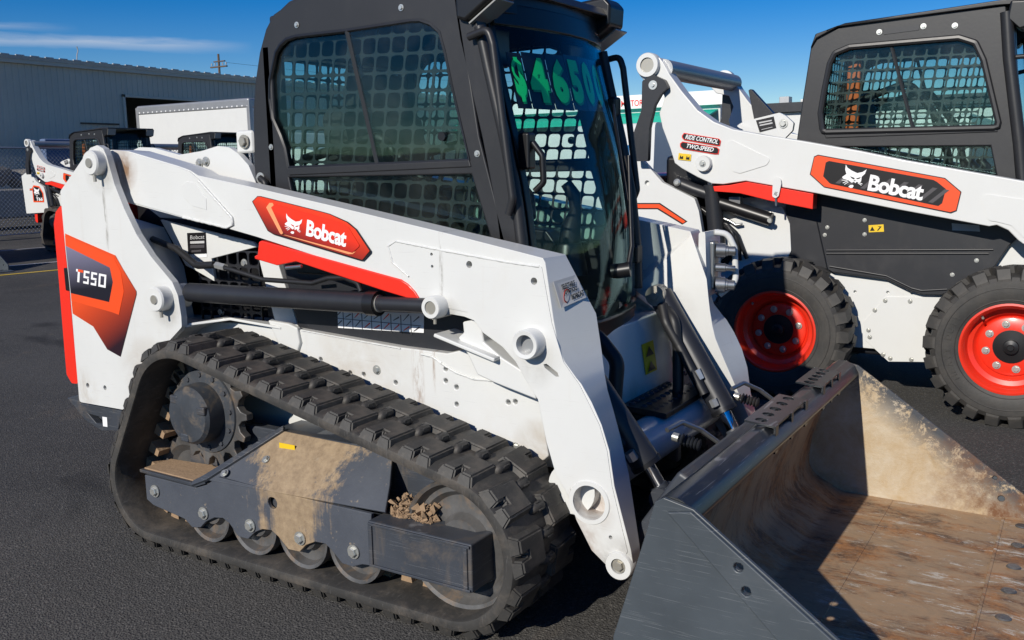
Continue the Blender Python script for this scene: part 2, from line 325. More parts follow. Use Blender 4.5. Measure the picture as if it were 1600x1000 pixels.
def prism_vf(outer, y0, y1, holes=(), depth=None):
    """outline in (x, z) carried from y0 to y1 (y1 may be one value or (dx, y) for each corner); holes go through or depth deep from y0"""
    V, F = [], []; n = len(outer)
    loops = [list(outer)]+[list(h) for h in holes]
    flat = [p for l in loops for p in l]
    tris = tessellate_polygon([[Vector((p[0], p[1], 0)) for p in l] for l in loops])
    def back(i, p):
        if isinstance(y1, (int, float)): return (p[0], y1, p[1])
        return (p[0]+y1[i][0], y1[i][1], p[1])
    V += [(p[0], y0, p[1]) for p in flat]
    F += [tuple(t) for t in tris]
    b0 = len(V)
    if depth is None:
        V += [back(i if i < n else 0, p) if i < n else (p[0], y1 if isinstance(y1, (int, float)) else y1[0][1], p[1]) for i, p in enumerate(flat)]
        F += [tuple(b0+i for i in reversed(t)) for t in tris]
        s = 0
        for l in loops:
            k = len(l)
            for i in range(k): F.append((s+i, s+(i+1) % k, b0+s+(i+1) % k, b0+s+i))
            s += k
    else:
        V += [back(i, p) for i, p in enumerate(outer)]
        F += [tuple(b0+i for i in t) for t in tessellate_polygon([[Vector((p[0], p[1], 0)) for p in outer]])]
        for i in range(n): F.append((i, (i+1) % n, b0+(i+1) % n, b0+i))
        s = n; d = depth if (y1 if isinstance(y1, (int, float)) else y1[0][1]) > y0 else -depth
        for l in loops[1:]:
            k = len(l); e0 = len(V); V += [(p[0], y0+d, p[1]) for p in l]
            for i in range(k): F.append((s+i, s+(i+1) % k, e0+(i+1) % k, e0+i))
            F.append(tuple(e0+i for i in range(k))); s += k
    return V, F
def prism(name, mat, outer, y0, y1, parent, holes=(), depth=None, bevel=0.004, mirror=False, sharp=35):
    V, F = prism_vf(outer, y0, y1, holes, depth)
    return mesh(name, V, F, mat, parent, bevel, mirror=mirror, sharp=sharp)
def slab(name, mat, pts3, thick, parent, bevel=0.003, mirror=False):
    """flat plate through the 3-D outline pts3, thickened along its normal"""
    P = [Vector(p) for p in pts3]; n = Vector((0, 0, 0))
    for i in range(len(P)): n += P[i].cross(P[(i+1) % len(P)])
    n.normalize(); k = len(P)
    V = [tuple(p) for p in P]+[tuple(p-n*thick) for p in P]
    F = [tuple(range(k)), tuple(reversed(range(k, 2*k)))]+[(i, (i+1) % k, k+(i+1) % k, k+i) for i in range(k)]
    return mesh(name, V, F, mat, parent, bevel, mirror=mirror)
def box_vf(lo, hi):
    x0, y0, z0 = lo; x1, y1, z1 = hi
    V = [(x0, y0, z0), (x1, y0, z0), (x1, y1, z0), (x0, y1, z0), (x0, y0, z1), (x1, y0, z1), (x1, y1, z1), (x0, y1, z1)]
    return V, [(0, 3, 2, 1), (4, 5, 6, 7), (0, 1, 5, 4), (1, 2, 6, 5), (2, 3, 7, 6), (3, 0, 4, 7)]
def box(name, mat, lo, hi, parent, bevel=0.004, mirror=False):
    V, F = box_vf(lo, hi); return mesh(name, V, F, mat, parent, bevel, mirror=mirror)
def join(parts):
    V, F = [], []
    for v, f in parts:
        o = len(V); V += list(v); F += [tuple(i+o for i in q) for q in f]
    return V, F
def tube_vf(path, r, n=10, cap=True):
    P = [Vector(p) for p in path]; V, F = [], []; k = len(P)
    t = (P[1]-P[0]).normalized(); a = t.orthogonal().normalized()
    for i in range(k):
        tt = ((P[i]-P[i-1]).normalized() if i else (P[1]-P[0]).normalized())
        if 0 < i < k-1: tt = ((P[i]-P[i-1]).normalized()+(P[i+1]-P[i]).normalized()).normalized()
        a = (a-tt*a.dot(tt)).normalized(); b = tt.cross(a)
        ri = r[i] if isinstance(r, (list, tuple)) else r
        for j in range(n):
            q = P[i]+(a*cos(2*pi*j/n)+b*sin(2*pi*j/n))*ri; V.append(tuple(q))
    for i in range(k-1):
        for j in range(n): F.append((i*n+j, i*n+(j+1) % n, (i+1)*n+(j+1) % n, (i+1)*n+j))
    if cap: F += [tuple(reversed(range(n))), tuple(range((k-1)*n, k*n))]
    return V, F
def tube(name, mat, path, r, parent, n=10, corner=0.0, mirror=False, cn=5):
    if corner: path = fillet(path, corner, cn, closed=False)
    V, F = tube_vf(path, r, n); return mesh(name, V, F, mat, parent, mirror=mirror, sharp=50)
def lathe_vf(prof, org, axis, n=32, closed=False):
    """profile of (radius, distance along axis)"""
    ax = Vector(axis).normalized(); a = ax.orthogonal().normalized(); b = ax.cross(a); o = Vector(org); V, F = [], []; k = len(prof)
    for r, h in prof:
        for j in range(n): V.append(tuple(o+ax*h+(a*cos(2*pi*j/n)+b*sin(2*pi*j/n))*r))
    for i in range(k-1 if not closed else k):
        for j in range(n): F.append((i*n+j, i*n+(j+1) % n, ((i+1) % k)*n+(j+1) % n, ((i+1) % k)*n+j))
    if not closed: F += [tuple(reversed(range(n))), tuple(range((k-1)*n, k*n))]
    return V, F
def lathe(name, mat, prof, org, axis, parent, n=32, mirror=False, closed=False, sharp=32):
    V, F = lathe_vf(prof, org, axis, n, closed); return mesh(name, V, F, mat, parent, mirror=mirror, sharp=sharp)
BOLT = {}
def bolt(parent, p, d=(0, -1, 0), r=0.012, mat='zinc', name='bolt'):
    """hex head on a washer; alike bolts share one mesh"""
    key = (mat,)
    if key not in BOLT:
        V, F = join([lathe_vf([(1.45, 0), (1.45, 0.22)], (0, 0, 0), (0, 0, 1), 16), lathe_vf([(1.0, 0.22), (1.0, 0.75), (0.86, 0.88)], (0, 0, 0), (0, 0, 1), 6)])
        me = bpy.data.meshes.new('bolt'); me.from_pydata(V, [], F); me.materials.append(MAT[mat]); BOLT[key] = me
    o = bpy.data.objects.new(name, BOLT[key]); COL.objects.link(o); o.parent = parent
    o.location = Vector(p)-OFF; o.rotation_euler = Vector(d).to_track_quat('Z', 'Y').to_euler(); o.scale = (r, r, r)
    return o
def bake():
    """turn the edge bevels into plain mesh so that copies share it"""
    dg = bpy.context.evaluated_depsgraph_get()
    for o in [o for o in scene.objects if o.type == 'MESH' and o.modifiers]:
        me = bpy.data.meshes.new_from_object(o.evaluated_get(dg)); nm = o.data.name; o.modifiers.clear(); o.data = me; me.name = nm
def thing(name, label, cat, loc=(0, 0, 0), rz=0.0, group=None):
    o = bpy.data.objects.new(name, None); COL.objects.link(o); o.location = loc; o.rotation_euler = (0, 0, rz); o.empty_display_size = 0.3
    return tag(o, label, cat, group)
def tag(o, label=None, cat=None, group=None, kind=None):
    if label: o['label'] = label
    if cat: o['category'] = cat
    if group: o['group'] = group
    if kind: o['kind'] = kind
    return o
def copy_tree(o, parent=None):
    c = o.copy(); COL.objects.link(c)
    if parent is not None: c.parent = parent
    for ch in list(o.children): copy_tree(ch, c)
    return c
def text_vf(s, bold=0.0, shear=0.0, spacing=1.0):
    cu = bpy.data.curves.new('t', 'FONT'); cu.body = s; cu.size = 1.0; cu.offset = bold; cu.shear = shear; cu.space_character = spacing; cu.resolution_u = 3
    ob = bpy.data.objects.new('t', cu); me = bpy.data.meshes.new_from_object(ob)
    V = [tuple(v.co)[:2] for v in me.vertices]; F = [tuple(p.vertices) for p in me.polygons]
    bpy.data.objects.remove(ob); bpy.data.meshes.remove(me); bpy.data.curves.remove(cu)
    x0 = min(v[0] for v in V); x1 = max(v[0] for v in V); y0 = min(v[1] for v in V); y1 = max(v[1] for v in V)
    return [((v[0]-x0)/(x1-x0), (v[1]-y0)/(y1-y0)) for v in V], F
def place2d(vf, bl, br, tl):
    """unit-square drawing laid on the plane through three 3-D corners"""
    bl, br, tl = Vector(bl), Vector(br), Vector(tl)
    return [tuple(bl+(br-bl)*s+(tl-bl)*t) for s, t in vf[0]], vf[1]
def flat(name, mat, V, F, parent):
    me = bpy.data.meshes.new(name); me.from_pydata([tuple(Vector(v)-OFF) for v in V], [], F)
    o = bpy.data.objects.new(name, me); COL.objects.link(o); me.materials.append(MAT[mat] if isinstance(mat, str) else mat); o.parent = parent
    return o
def lettering(name, mat, s, bl, br, tl, parent, bold=0.0, shear=0.0, spacing=1.0):
    V, F = place2d(text_vf(s, bold, shear, spacing), bl, br, tl); return flat(name, mat, V, F, parent)
def poly2(polys):
    V, F = [], []
    for p in polys: o = len(V); V += p; F += [tuple(o+i for i in t) for t in tessellate_polygon([[Vector((q[0], q[1], 0)) for q in p]])]
    return V, F
def blocks(rows):
    """blocky numerals from unit rectangles (x0, y0, x1, y1)"""
    return poly2([[(a, b), (c, b), (c, d), (a, d)] for a, b, c, d in rows])
def sheet(name, mat, poly, y, parent, dy=0.0012):
    V, F = prism_vf(poly, y-dy, y, ()); return mesh(name, V, F, mat, parent)
CAT_WHITE = [[(-0.020,0.934),(0.069,0.821),(0.270,0.731),(0.491,0.670),(0.684,0.745),(0.817,0.873),(0.787,0.689),(0.688,0.559),(0.700,0.373),(0.639,0.304),(0.541,0.337),(0.488,0.269),(0.427,0.325),(0.356,0.263),(0.204,0.336),(-0.024,0.371),(-0.064,0.426),(0.077,0.572),(-0.005,0.732)],
             [(0.254,0.086),(0.309,0.163),(0.412,0.189),(0.452,0.155),(0.427,0.075),(0.340,0.051)], [(-0.063,0.314),(0.142,0.333),(0.147,0.309),(-0.050,0.291)], [(0.000,0.208),(0.177,0.323),(0.191,0.296),(0.021,0.187)], [(0.069,0.154),(0.213,0.288),(0.230,0.266),(0.089,0.141)],
             [(0.596,0.313),(0.753,0.233),(0.741,0.214),(0.584,0.286)], [(0.652,0.323),(0.774,0.295),(0.767,0.268),(0.649,0.298)]]
CAT_DARK = [[(0.232,0.507),(0.431,0.468),(0.419,0.407),(0.322,0.432)], [(0.491,0.461),(0.658,0.541),(0.623,0.468),(0.522,0.433)], [(0.393,0.369),(0.497,0.388),(0.457,0.339)]]
def cat_logo(parent, bl, br, tl, ink, back):
    V, F = place2d(poly2(CAT_WHITE), bl, br, tl); o = flat('cat_emblem', ink, V, F, parent)
    off = Vector((0, -0.0008, 0)); V, F = place2d(poly2(CAT_DARK), Vector(bl)+off, Vector(br)+off, Vector(tl)+off); flat('cat_emblem_eyes', back, V, F, parent)

# ================================================================ ground
gnd = mesh('ground', [(-500, -500, 0), (500, -500, 0), (500, 500, 0), (-500, 500, 0)], [(0, 1, 2, 3)], 'asphalt'); tag(gnd, kind='structure')

# ================================================================ compact track loader (nearest machine)
OFF = Vector((0.5, 0, 0)); YC = 0.0
L = thing('compact_track_loader', 'white compact track loader with black cab and rubber tracks, nearest the camera', 'track loader', OFF)
def guard_vf(o, U, W, nu, nv, pu, pv, bar, keep=None, th=0.004):
    o, U, W = Vector(o), Vector(U).normalized(), Vector(W).normalized(); N = U.cross(W).normalized(); V, F = [], []
    for i in range(nu):
        for j in range(nv):
            if keep and not in_poly(((i+.5)*pu, (j+.5)*pv), keep): continue
            x0, x1, y0, y1 = i*pu, (i+1)*pu, j*pv, (j+1)*pv; h = bar/2; r = min(pu, pv)*0.2
            sq = [(x0, y0), (x1, y0), (x1, y1), (x0, y1)]; inn = []
            for k, (cx, cy) in enumerate(((x0+h+r, y0+h+r), (x1-h-r, y0+h+r), (x1-h-r, y1-h-r), (x0+h+r, y1-h-r))):
                for q in range(3): a = pi+k*pi/2+q*pi/4; inn.append((cx+r*cos(a), cy+r*sin(a)))
            b = len(V)
            for dz in (0, -th):
                V += [tuple(o+U*p[0]+W*p[1]+N*dz) for p in sq+inn]
            for s, rev in ((b, False), (b+16, True)):
                fs = []
                for k in range(4):
                    fs += [(s+k, s+4+3*k+1, s+4+3*k), (s+k, s+4+3*k+2, s+4+3*k+1), (s+k, s+(k+1) % 4, s+4+(3*k+3) % 12, s+4+3*k+2)]
                F += [tuple(reversed(f)) for f in fs] if rev else fs
            for k in range(12): F.append((b+4+k, b+4+(k+1) % 12, b+20+(k+1) % 12, b+20+k))
    return V, F

# ---- rubber tracks -------------------------------------------------------
def hull(pts):
    pts = sorted(set((round(a, 5), round(b, 5)) for a, b in pts))
    def half(P):
        H = []
        for p in P:
            while len(H) > 1 and (H[-1][0]-H[-2][0])*(p[1]-H[-2][1])-(H[-1][1]-H[-2][1])*(p[0]-H[-2][0]) <= 0: H.pop()
            H.append(p)
        return H
    return half(pts)[:-1]+half(pts[::-1])[:-1]
def resample(P, n):
    P = [Vector(p) for p in P]+[Vector(P[0])]; d = [0]
    for a, b in zip(P, P[1:]): d.append(d[-1]+(b-a).length)
    out = []; j = 0
    for i in range(n):
        s = d[-1]*i/n
        while d[j+1] < s: j += 1
        t = (s-d[j])/(d[j+1]-d[j]); out.append(P[j].lerp(P[j+1], t))
    return out, d[-1]
def lug_vf(y0, y1, scoop_out):
    """tread block on a track running along x, up = z; sloped ends, a scoop cut in one flank"""
    h = 0.023; l = 0.048; ys = scoop_out
    top = [(-l, y0), (-l*0.25, y0), (-l*0.25, y0+(y1-y0)*0.32), (l*0.12, y0+(y1-y0)*0.32), (l*0.12, y0), (l, y0), (l*0.86, y1), (-l, y1)] if ys else [(-l, y0), (l*0.86, y0), (l, y1), (l*0.2, y1), (l*0.2, y0+(y1-y0)*0.7), (-l*0.15, y0+(y1-y0)*0.7), (-l*0.15, y1), (-l, y1)]
    cx = sum(p[0] for p in top)/8; cy = sum(p[1] for p in top)/8
    bot = []
    for x, y in top:
        ex = 0.012 if x > cx else -0.012
        ey = -0.012 if y < cy else 0.012
        if abs(x) < l*0.5: ex = -ex*0.4
        bot.append((x+ex, y+ey))
    n = 8; V = [(x, y, -0.006) for x, y in bot]+[(x, y, h) for x, y in top]
    F = [tuple(n+i for i in t) for t in tessellate_polygon([[Vector((x, y, 0)) for x, y in top]])]+[(i, (i+1) % n, n+(i+1) % n, n+i) for i in range(n)]
    return V, F
SPR, RID, FID = (0.075, 0.495), (-0.118, 0.224), (1.170, 0.252)
cs = circ(*SPR, 0.240, 72)+circ(*RID, 0.200, 72)+circ(*FID, 0.228, 72)
PATH, PLEN = resample(hull(cs), 220)
def path_frame(s):
    k = (s/PLEN*220) % 220; i = int(k); t = k-i
    p = PATH[i].lerp(PATH[(i+1) % 220], t); d = (PATH[(i+2) % 220]-PATH[i-1]).normalized(); return p, d, Vector((d.y, -d.x))
def build_track(sgn):
    ring = []; V, F = [], []
    prof = [(-0.842, -0.004), (-0.836, 0.0), (-0.812, 0.006), (-0.55, 0.006), (-0.524, 0.0), (-0.518, -0.004), (-0.518, -0.034), (-0.60, -0.040), (-0.76, -0.040), (-0.834, -0.036), (-0.842, -0.032), (-0.845, -0.018)]
    k = len(prof)
    for i in range(220):
        p = PATH[i]; d = (PATH[(i+1) % 220]-PATH[i-1]).normalized(); n = Vector((d.y, -d.x))
        for y, h in prof: q = p+n*h; V.append((q.x, y*sgn, q.y))
    for i in range(220):
        for j in range(k): F.append((i*k+j, i*k+(j+1) % k, ((i+1) % 220)*k+(j+1) % k, ((i+1) % 220)*k+j))
    t = mesh('rubber_track', V, F, 'rubber', L, sharp=40)
    me = {}
    for key, (a, b, so_) in {'o': (-0.832, -0.712, True), 'i': (-0.652, -0.534, False)}.items():
        v, f = lug_vf(a, b, so_)
        if sgn > 0: v = [(x, -y, z) for x, y, z in v]
        m_ = bpy.data.meshes.new('tread_lug'); m_.from_pydata(v, [], f); bm = bmesh.new(); bm.from_mesh(m_); bmesh.ops.recalc_face_normals(bm, faces=bm.faces)
        bmesh.ops.bevel(bm, geom=[e for e in bm.edges if e.calc_face_angle(0) > 0.6 and max(w.co.z for w in e.verts) > 0.02], offset=0.005, segments=2, affect='EDGES')
        bm.to_mesh(m_); bm.free(); m_.materials.append(MAT['rubber']); me[key] = m_
    v, f = join([tube_vf([(0.0, -0.712, -0.004), (0, -0.698, 0.014), (0, -0.666, 0.014), (0, -0.652, -0.004)], 0.015, 8)]+[tube_vf([(dx, -0.706, 0.0), (dx, -0.694, 0.024), (dx, -0.670, 0.024), (dx, -0.658, 0.0)], 0.003, 5) for dx in (-0.011, -0.004, 0.004, 0.011)])
    if sgn > 0: v = [(x, -y, z) for x, y, z in v]
    mr = bpy.data.meshes.new('centre_rib'); mr.from_pydata(v, [], f); mr.materials.append(MAT['rubber']); mr.polygons.foreach_set('use_smooth', [True]*len(mr.polygons))
    v, f = prism_vf([(-0.022, -0.036), (0.022, -0.036), (0.012, -0.090), (-0.012, -0.090)], -0.715, -0.650)
    if sgn > 0: v = [(x, -y, z) for x, y, z in v]
    mg = bpy.data.meshes.new('guide_tooth'); mg.from_pydata(v, [], f); mg.materials.append(MAT['dirt'])
    def put(name, m_, s):
        p, d, n = path_frame(s); o = bpy.data.objects.new(name, m_); COL.objects.link(o); o.parent = t
        X = Vector((d.x, 0, d.y)); Z = Vector((n.x, 0, n.y)); Yv = Vector((0, 1, 0))
        o.matrix_local = Matrix(((X.x, 0, Z.x, p.x-OFF.x), (0, 1, 0, 0), (X.z, 0, Z.z, p.y), (0, 0, 0, 1)))
    for i in range(29):
        put('tread_lug', me['o'], PLEN*i/29); put('tread_lug', me['i'], PLEN*(i+0.5)/29)
    for i in range(58): put('centre_rib', mr, PLEN*(i+0.25)/58)
    for i in range(50): put('guide_tooth', mg, PLEN*(i+0.5)/50)
    return t
for s in (-1, 1): build_track(s)

def frame_mud():
    m, t, p = nodes('frame_top_with_mud'); b = NB(t); v = b.coord(); sp = b.new('ShaderNodeSeparateXYZ'); cc = b.new('ShaderNodeTexCoord'); b.link(cc.outputs['Object'], sp.inputs[0])
    base = b.mix(b.ramp(b.noise(5, 8, 0.7, v), 0.3, 0.7), (0.045, 0.052, 0.068), (0.07, 0.078, 0.095))
    x = b.new('ShaderNodeMath', operation='ABSOLUTE'); s_ = b.new('ShaderNodeMath', operation='SUBTRACT'); b.link(sp.outputs['X'], s_.inputs[0]); s_.inputs[1].default_value = 0.02; b.link(s_.outputs[0], x.inputs[0])
    k = b.new('ShaderNodeMath', operation='ADD'); b.link(b.ramp(x.outputs[0], 0.26, 0.02), k.inputs[0]); b.link(b.mul(b.add(b.mul(b.ramp(b.noise(7, 6, 0.78, v, 0.3), 0.25, 0.75), 0.6), b.mul(b.ramp(b.noise(2.5, 5, 0.7, b.coord((16, 16, 1.2))), 0.3, 0.7), 0.5)), 0.95), k.inputs[1])
    up = b.ramp(sp.outputs['Z'], 0.25, 0.44); k2 = b.new('ShaderNodeMath', operation='ADD'); b.link(k.outputs[0], k2.inputs[0]); b.link(b.mul(up, 0.45), k2.inputs[1])
    mud = b.mix(b.ramp(b.noise(30, 6, 0.7, v), 0.3, 0.7), (0.20, 0.14, 0.085), (0.36, 0.265, 0.165))
    c = b.mix(b.ramp(k2.outputs[0], 1.02, 1.30), base, mud); c = b.mix(b.ramp(b.noise(26, 8, 0.8, v), 0.62, 0.68), c, (0.30, 0.24, 0.17))
    b.link(c, p.inputs['Base Color']); p.inputs['Roughness'].default_value = 0.7; b.link(b.bump(b.noise(40, 6, 0.7, v), 0.35, 0.004), p.inputs['Normal']); return m
MAT['fmud'] = frame_mud(); MAT['frame_hub'] = paint('hub_paint_dusty', (0.044, 0.050, 0.060), 0.5, amount=0.9, vary=0.2, dirt=(0.20, 0.15, 0.10), scale=9, bump=0.08)
# ---- undercarriage beam, rollers, idlers, sprocket (both sides) ----------
fr_bot = "226,742 229,780 240,790 288,811 300,824 314,824 322,815 335,809 348,810 358,818 372,838 388,842 398,832 410,827 424,829 434,838 450,858 468,862 478,852 492,847 508,850 518,860 534,880 552,886 566,882 578,884"
fr_poly = [(0.861,0.133),(0.831,0.130),(0.794,0.114),(0.748,0.116),(0.708,0.150),(0.683,0.165),(0.640,0.163),(0.600,0.144),(0.571,0.116),(0.520,0.114),(0.477,0.149),(0.450,0.163),(0.409,0.159),(0.372,0.141),(0.339,0.112),(0.291,0.111),(0.251,0.149),(0.222,0.161),(0.180,0.155),(0.136,0.133),(0.108,0.107),(0.061,0.098),(0.024,0.121),(-0.138,0.141),(-0.174,0.158),(-0.174,0.249),(0.097,0.247),(0.150,0.266),(0.211,0.303),(0.641,0.299),(0.875,0.299)]
for s in (1, -1):
    f = prism('track_frame', 'fmud', [(x, z) for x, z in fr_poly], -0.80*s, -0.785*s, L, bevel=0.003, holes=[circ(0.462, 0.258, 0.020, 14)])
    # sloping upper plate with the muddy shoulder
    A = [(0.175, -0.80, 0.298), (0.875, -0.80, 0.345), (1.03, -0.80, 0.34), (1.03, -0.70, 0.41), (0.86, -0.66, 0.455), (0.395, -0.66, 0.455)]
    slab('upper_plate', 'fmud', [(x, y*s, z) for x, y, z in [(0.150, -0.802, 0.286), (0.93, -0.802, 0.316), (0.90, -0.74, 0.375), (0.85, -0.66, 0.445), (0.390, -0.66, 0.452)]][::s], 0.010, f)
    slab('rear_deck', 'frame', [(x, y*s, z) for x, y, z in [(-0.195, -0.805, 0.268), (0.100, -0.805, 0.262), (0.150, -0.805, 0.282), (0.150, -0.672, 0.282), (-0.195, -0.672, 0.268)]][::s], 0.012, f)
    slab('deck_mud', 'dirt', [(x, y*s, z) for x, y, z in [(-0.185, -0.792, 0.2725), (0.090, -0.792, 0.2665), (0.140, -0.788, 0.288), (0.140, -0.675, 0.288), (-0.185, -0.675, 0.2725)]][::s], 0.008, f)
    slab('deck_edge', 'frame', [(x, y*s, z) for x, y, z in [(0.085, -0.812, 0.258), (0.165, -0.812, 0.292), (0.392, -0.668, 0.458), (0.380, -0.655, 0.470), (0.150, -0.798, 0.305), (0.080, -0.798, 0.270)]][::s], 0.014, f)
    # boxed front end with its ribbed cover
    box('front_box', 'frame', (0.895, min(-0.842*s, -0.72*s), 0.155), (1.262, max(-0.842*s, -0.72*s), 0.297), f, 0.006)
    for a, b_ in (((0.900, 0.285), (1.258, 0.293)), ((0.900, 0.158), (1.258, 0.166)), ((0.900, 0.166), (0.914, 0.285)), ((1.236, 0.166), (1.250, 0.285))):
        box('cover_rib', 'frame', (a[0], min(-0.848*s, -0.840*s), a[1]), (b_[0], max(-0.848*s, -0.840*s), b_[1]), f, 0.002)
    box('beam', 'frame', (-0.02, min(-0.78*s, -0.60*s), 0.20), (1.20, max(-0.78*s, -0.60*s), 0.27), f, 0.01)
    box('inner_web', 'frame', (-0.10, min(-0.66*s, -0.62*s), 0.26), (1.02, max(-0.66*s, -0.62*s), 0.45), f, 0.006)
    box('cross_mount', 'frame', (0.30, min(-0.64*s, -0.40*s), 0.30), (0.95, max(-0.64*s, -0.40*s), 0.44), f, 0.01)
    for x, z in ((-0.119, 0.199), (0.130, 0.163), (0.356, 0.163), (0.579, 0.164), (0.801, 0.166)):
        bolt(f, (x, -0.802*s, z), (0, -s, 0), 0.0155)
    for x, z, y in ((0.235, 0.318, -0.79), (0.375, 0.372, -0.735)):
        bolt(f, (x, y*s, z), (0, -0.6*s, 0.75), 0.010)
    for x in (0.143, 0.362, 0.582, 0.800):
        lathe('track_roller', 'rust', [(0.02, 0.012), (0.045, 0.012), (0.055, 0.034), (0.086, 0.030), (0.094, 0.004), (0.105, 0.0), (0.106, 0.032), (0.094, 0.040), (0.080, 0.075), (0.080, 0.115), (0.094, 0.150), (0.106, 0.158), (0.106, 0.19), (0.02, 0.19)], (x, -0.795*s, 0.166), (0, s, 0), L, 36)
    lathe('rear_idler', 'rust', [(0.03, 0.02), (0.09, 0.02), (0.115, 0.0), (0.145, 0.0), (0.152, 0.02), (0.135, 0.035), (0.135, 0.075), (0.152, 0.09), (0.145, 0.11), (0.03, 0.11)], (RID[0]+0.01, -0.665*s, 0.218), (0, s, 0), L, 40)
    lathe('front_idler', 'rust', [(0.03, 0.015), (0.070, 0.015), (0.085, 0.040), (0.135, 0.045), (0.150, 0.028), (0.165, 0.030), (0.178, 0.004), (0.190, 0.0), (0.192, 0.05), (0.172, 0.065), (0.172, 0.11), (0.192, 0.13), (0.185, 0.17), (0.03, 0.17)], (FID[0], -0.775*s, FID[1]), (0, s, 0), L, 48)
    # drive sprocket with bolted hub
    n = 15; pts = []
    for i in range(n):
        a = 2*pi*i/n
        for da, r in ((-0.10, 0.172), (-0.055, 0.198), (0.055, 0.198), (0.10, 0.172), (0.21, 0.160)): pts.append((SPR[0]+r*cos(a+da), SPR[1]+r*sin(a+da)))
    sp = prism('drive_sprocket', 'rust', pts, -0.715*s, -0.685*s, L, bevel=0.004)
    lathe('hub_motor', 'frame_hub', [(0.004, -0.012), (0.055, -0.006), (0.090, 0.0), (0.100, 0.012), (0.104, 0.060), (0.104, 0.072), (0.146, 0.076), (0.150, 0.084), (0.150, 0.10), (0.02, 0.14)], (SPR[0], -0.797*s, SPR[1]), (0, s, 0), sp, 40)
    for i in range(12):
        a = 2*pi*i/12+0.1; bolt(sp, (SPR[0]+0.128*cos(a), -0.720*s, SPR[1]+0.128*sin(a)), (0, -s, 0), 0.0095, 'frame', 'hub_bolt')
    for a in (0.35, 2.4, 4.5):
        box('hub_pad', 'frame', (SPR[0]+0.078*cos(a)-0.02, min(-0.803*s, -0.775*s), SPR[1]+0.078*sin(a)-0.015), (SPR[0]+0.078*cos(a)+0.02, max(-0.803*s, -0.775*s), SPR[1]+0.078*sin(a)+0.015), sp, 0.006)
    # caked mud by the idler
    rng = random.Random(3); V, F = [], []
    for i in range(420):
        c = Vector((0.93+rng.random()*0.15, (-0.71-rng.random()*0.07)*s, 0.298+0.06*rng.random()*rng.random())); r = 0.003+0.011*rng.random()**2; b0 = len(V)
        pp = [Vector((rng.uniform(-1, 1), rng.uniform(-1, 1), rng.uniform(-1, 1))).normalized()*r*rng.uniform(.7, 1.2) for _ in range(6)]
        q = [Vector((1, 0, 0)), Vector((-1, 0, 0)), Vector((0, 1, 0)), Vector((0, -1, 0)), Vector((0, 0, 1)), Vector((0, 0, -1))]
        V += [tuple(c+a*r+b_*0.5) for a, b_ in zip(q, pp)]; F += [tuple(b0+k for k in t) for t in ((0, 2, 4), (2, 1, 4), (1, 3, 4), (3, 0, 4), (2, 0, 5), (1, 2, 5), (3, 1, 5), (0, 3, 5))]
    tag(mesh('caked_mud', V, F, 'dirt', f, sharp=20), kind='stuff')
sheet('warning_sticker', 'dyellow', [(0.405, 0.395), (0.475, 0.395), (0.475, 0.425), (0.405, 0.425)], -0.70, L)

# ---- main body -----------------------------------------------------------
body_out = [(0.307,0.766),(0.774,0.741),(0.951,0.738),(1.024,0.757),(1.257,0.751),(1.282,0.657),(1.312,0.459)]+[(1.25, 0.40), (0.9, 0.24), (-0.2, 0.24), (-0.66, 0.42), (-0.70, 0.60), (-0.4, 0.75), (0.0, 0.766)]
hp = [(0.417,0.668),(0.548,0.634),(0.607,0.635),(0.742,0.622),(0.943,0.649),(0.984,0.633),(0.982,0.578),(1.174,0.607),(1.199,0.612),(0.944,0.687),(0.504,0.614)]
body = prism('main_frame', 'white_body', body_out, -0.50, 0.50, L, holes=[circ(x, z, 0.0075, 10) for x, z in hp], depth=0.09, bevel=0.008)
for p in [(0.666,-0.500,0.657),(1.199,-0.500,0.470),(0.728,-0.500,0.558)]: bolt(body, p, (0, -1, 0), 0.011)
def weld(path, y, parent, r=0.0045):
    rng_ = random.Random(len(path)); P = []
    for (x0, z0), (x1, z1) in zip(path, path[1:]):
        n_ = max(2, int(math.hypot(x1-x0, z1-z0)/0.006)); P += [(x0+(x1-x0)*i/n_, y+rng_.uniform(-.0008, .0008), z0+(z1-z0)*i/n_) for i in range(n_)]
    V, F = tube_vf(P, [r*rng_.uniform(0.75, 1.15) for _ in P], 6); return mesh('weld_bead', V, F, 'white', parent, sharp=60)
weld(fillet([(0.851,0.727),(0.897,0.723),(0.931,0.704),(0.984,0.681),(1.051,0.667),(1.190,0.672),(1.252,0.673)], 0.05, 4, False), -0.5005, body); weld([(0.332,0.764),(0.775,0.737)], -0.5005, body, 0.003)
# weld-on bracket with its socket, under the arm
for s in (1, -1):
    br = prism('arm_stop_bracket', 'white', [(1.069,0.858),(1.119,0.869),(1.137,0.846),(1.144,0.803),(1.208,0.761),(1.308,0.714),(1.320,0.650),(1.173,0.685),(1.117,0.702),(1.091,0.750),(1.051,0.810),(1.072,0.826)], -0.58*s, -0.50*s, L, bevel=0.006)
    slab('ledge', 'white', [(x, y*s, z) for x, y, z in [(0.985, -0.61, 0.822), (1.20, -0.61, 0.765), (1.20, -0.50, 0.765), (0.985, -0.50, 0.822)]][::s], 0.012, br, 0.004)
box('belly', 'frame', (-0.60, -0.48, 0.205), (1.15, 0.48, 0.43), L, 0.02)
# engine bay between the uprights
box('engine_cover', 'plastic', (-0.70, -0.36, 0.60), (0.06, 0.42, 1.22), L, 0.02)
prism('inner_side_plate', 'white', [(-0.421,1.132),(0.079,1.059),(0.100,1.042),(-0.146,0.991),(-0.138,0.906),(-0.257,0.949),(-0.293,0.959)], -0.46, -0.445, L, bevel=0.003)
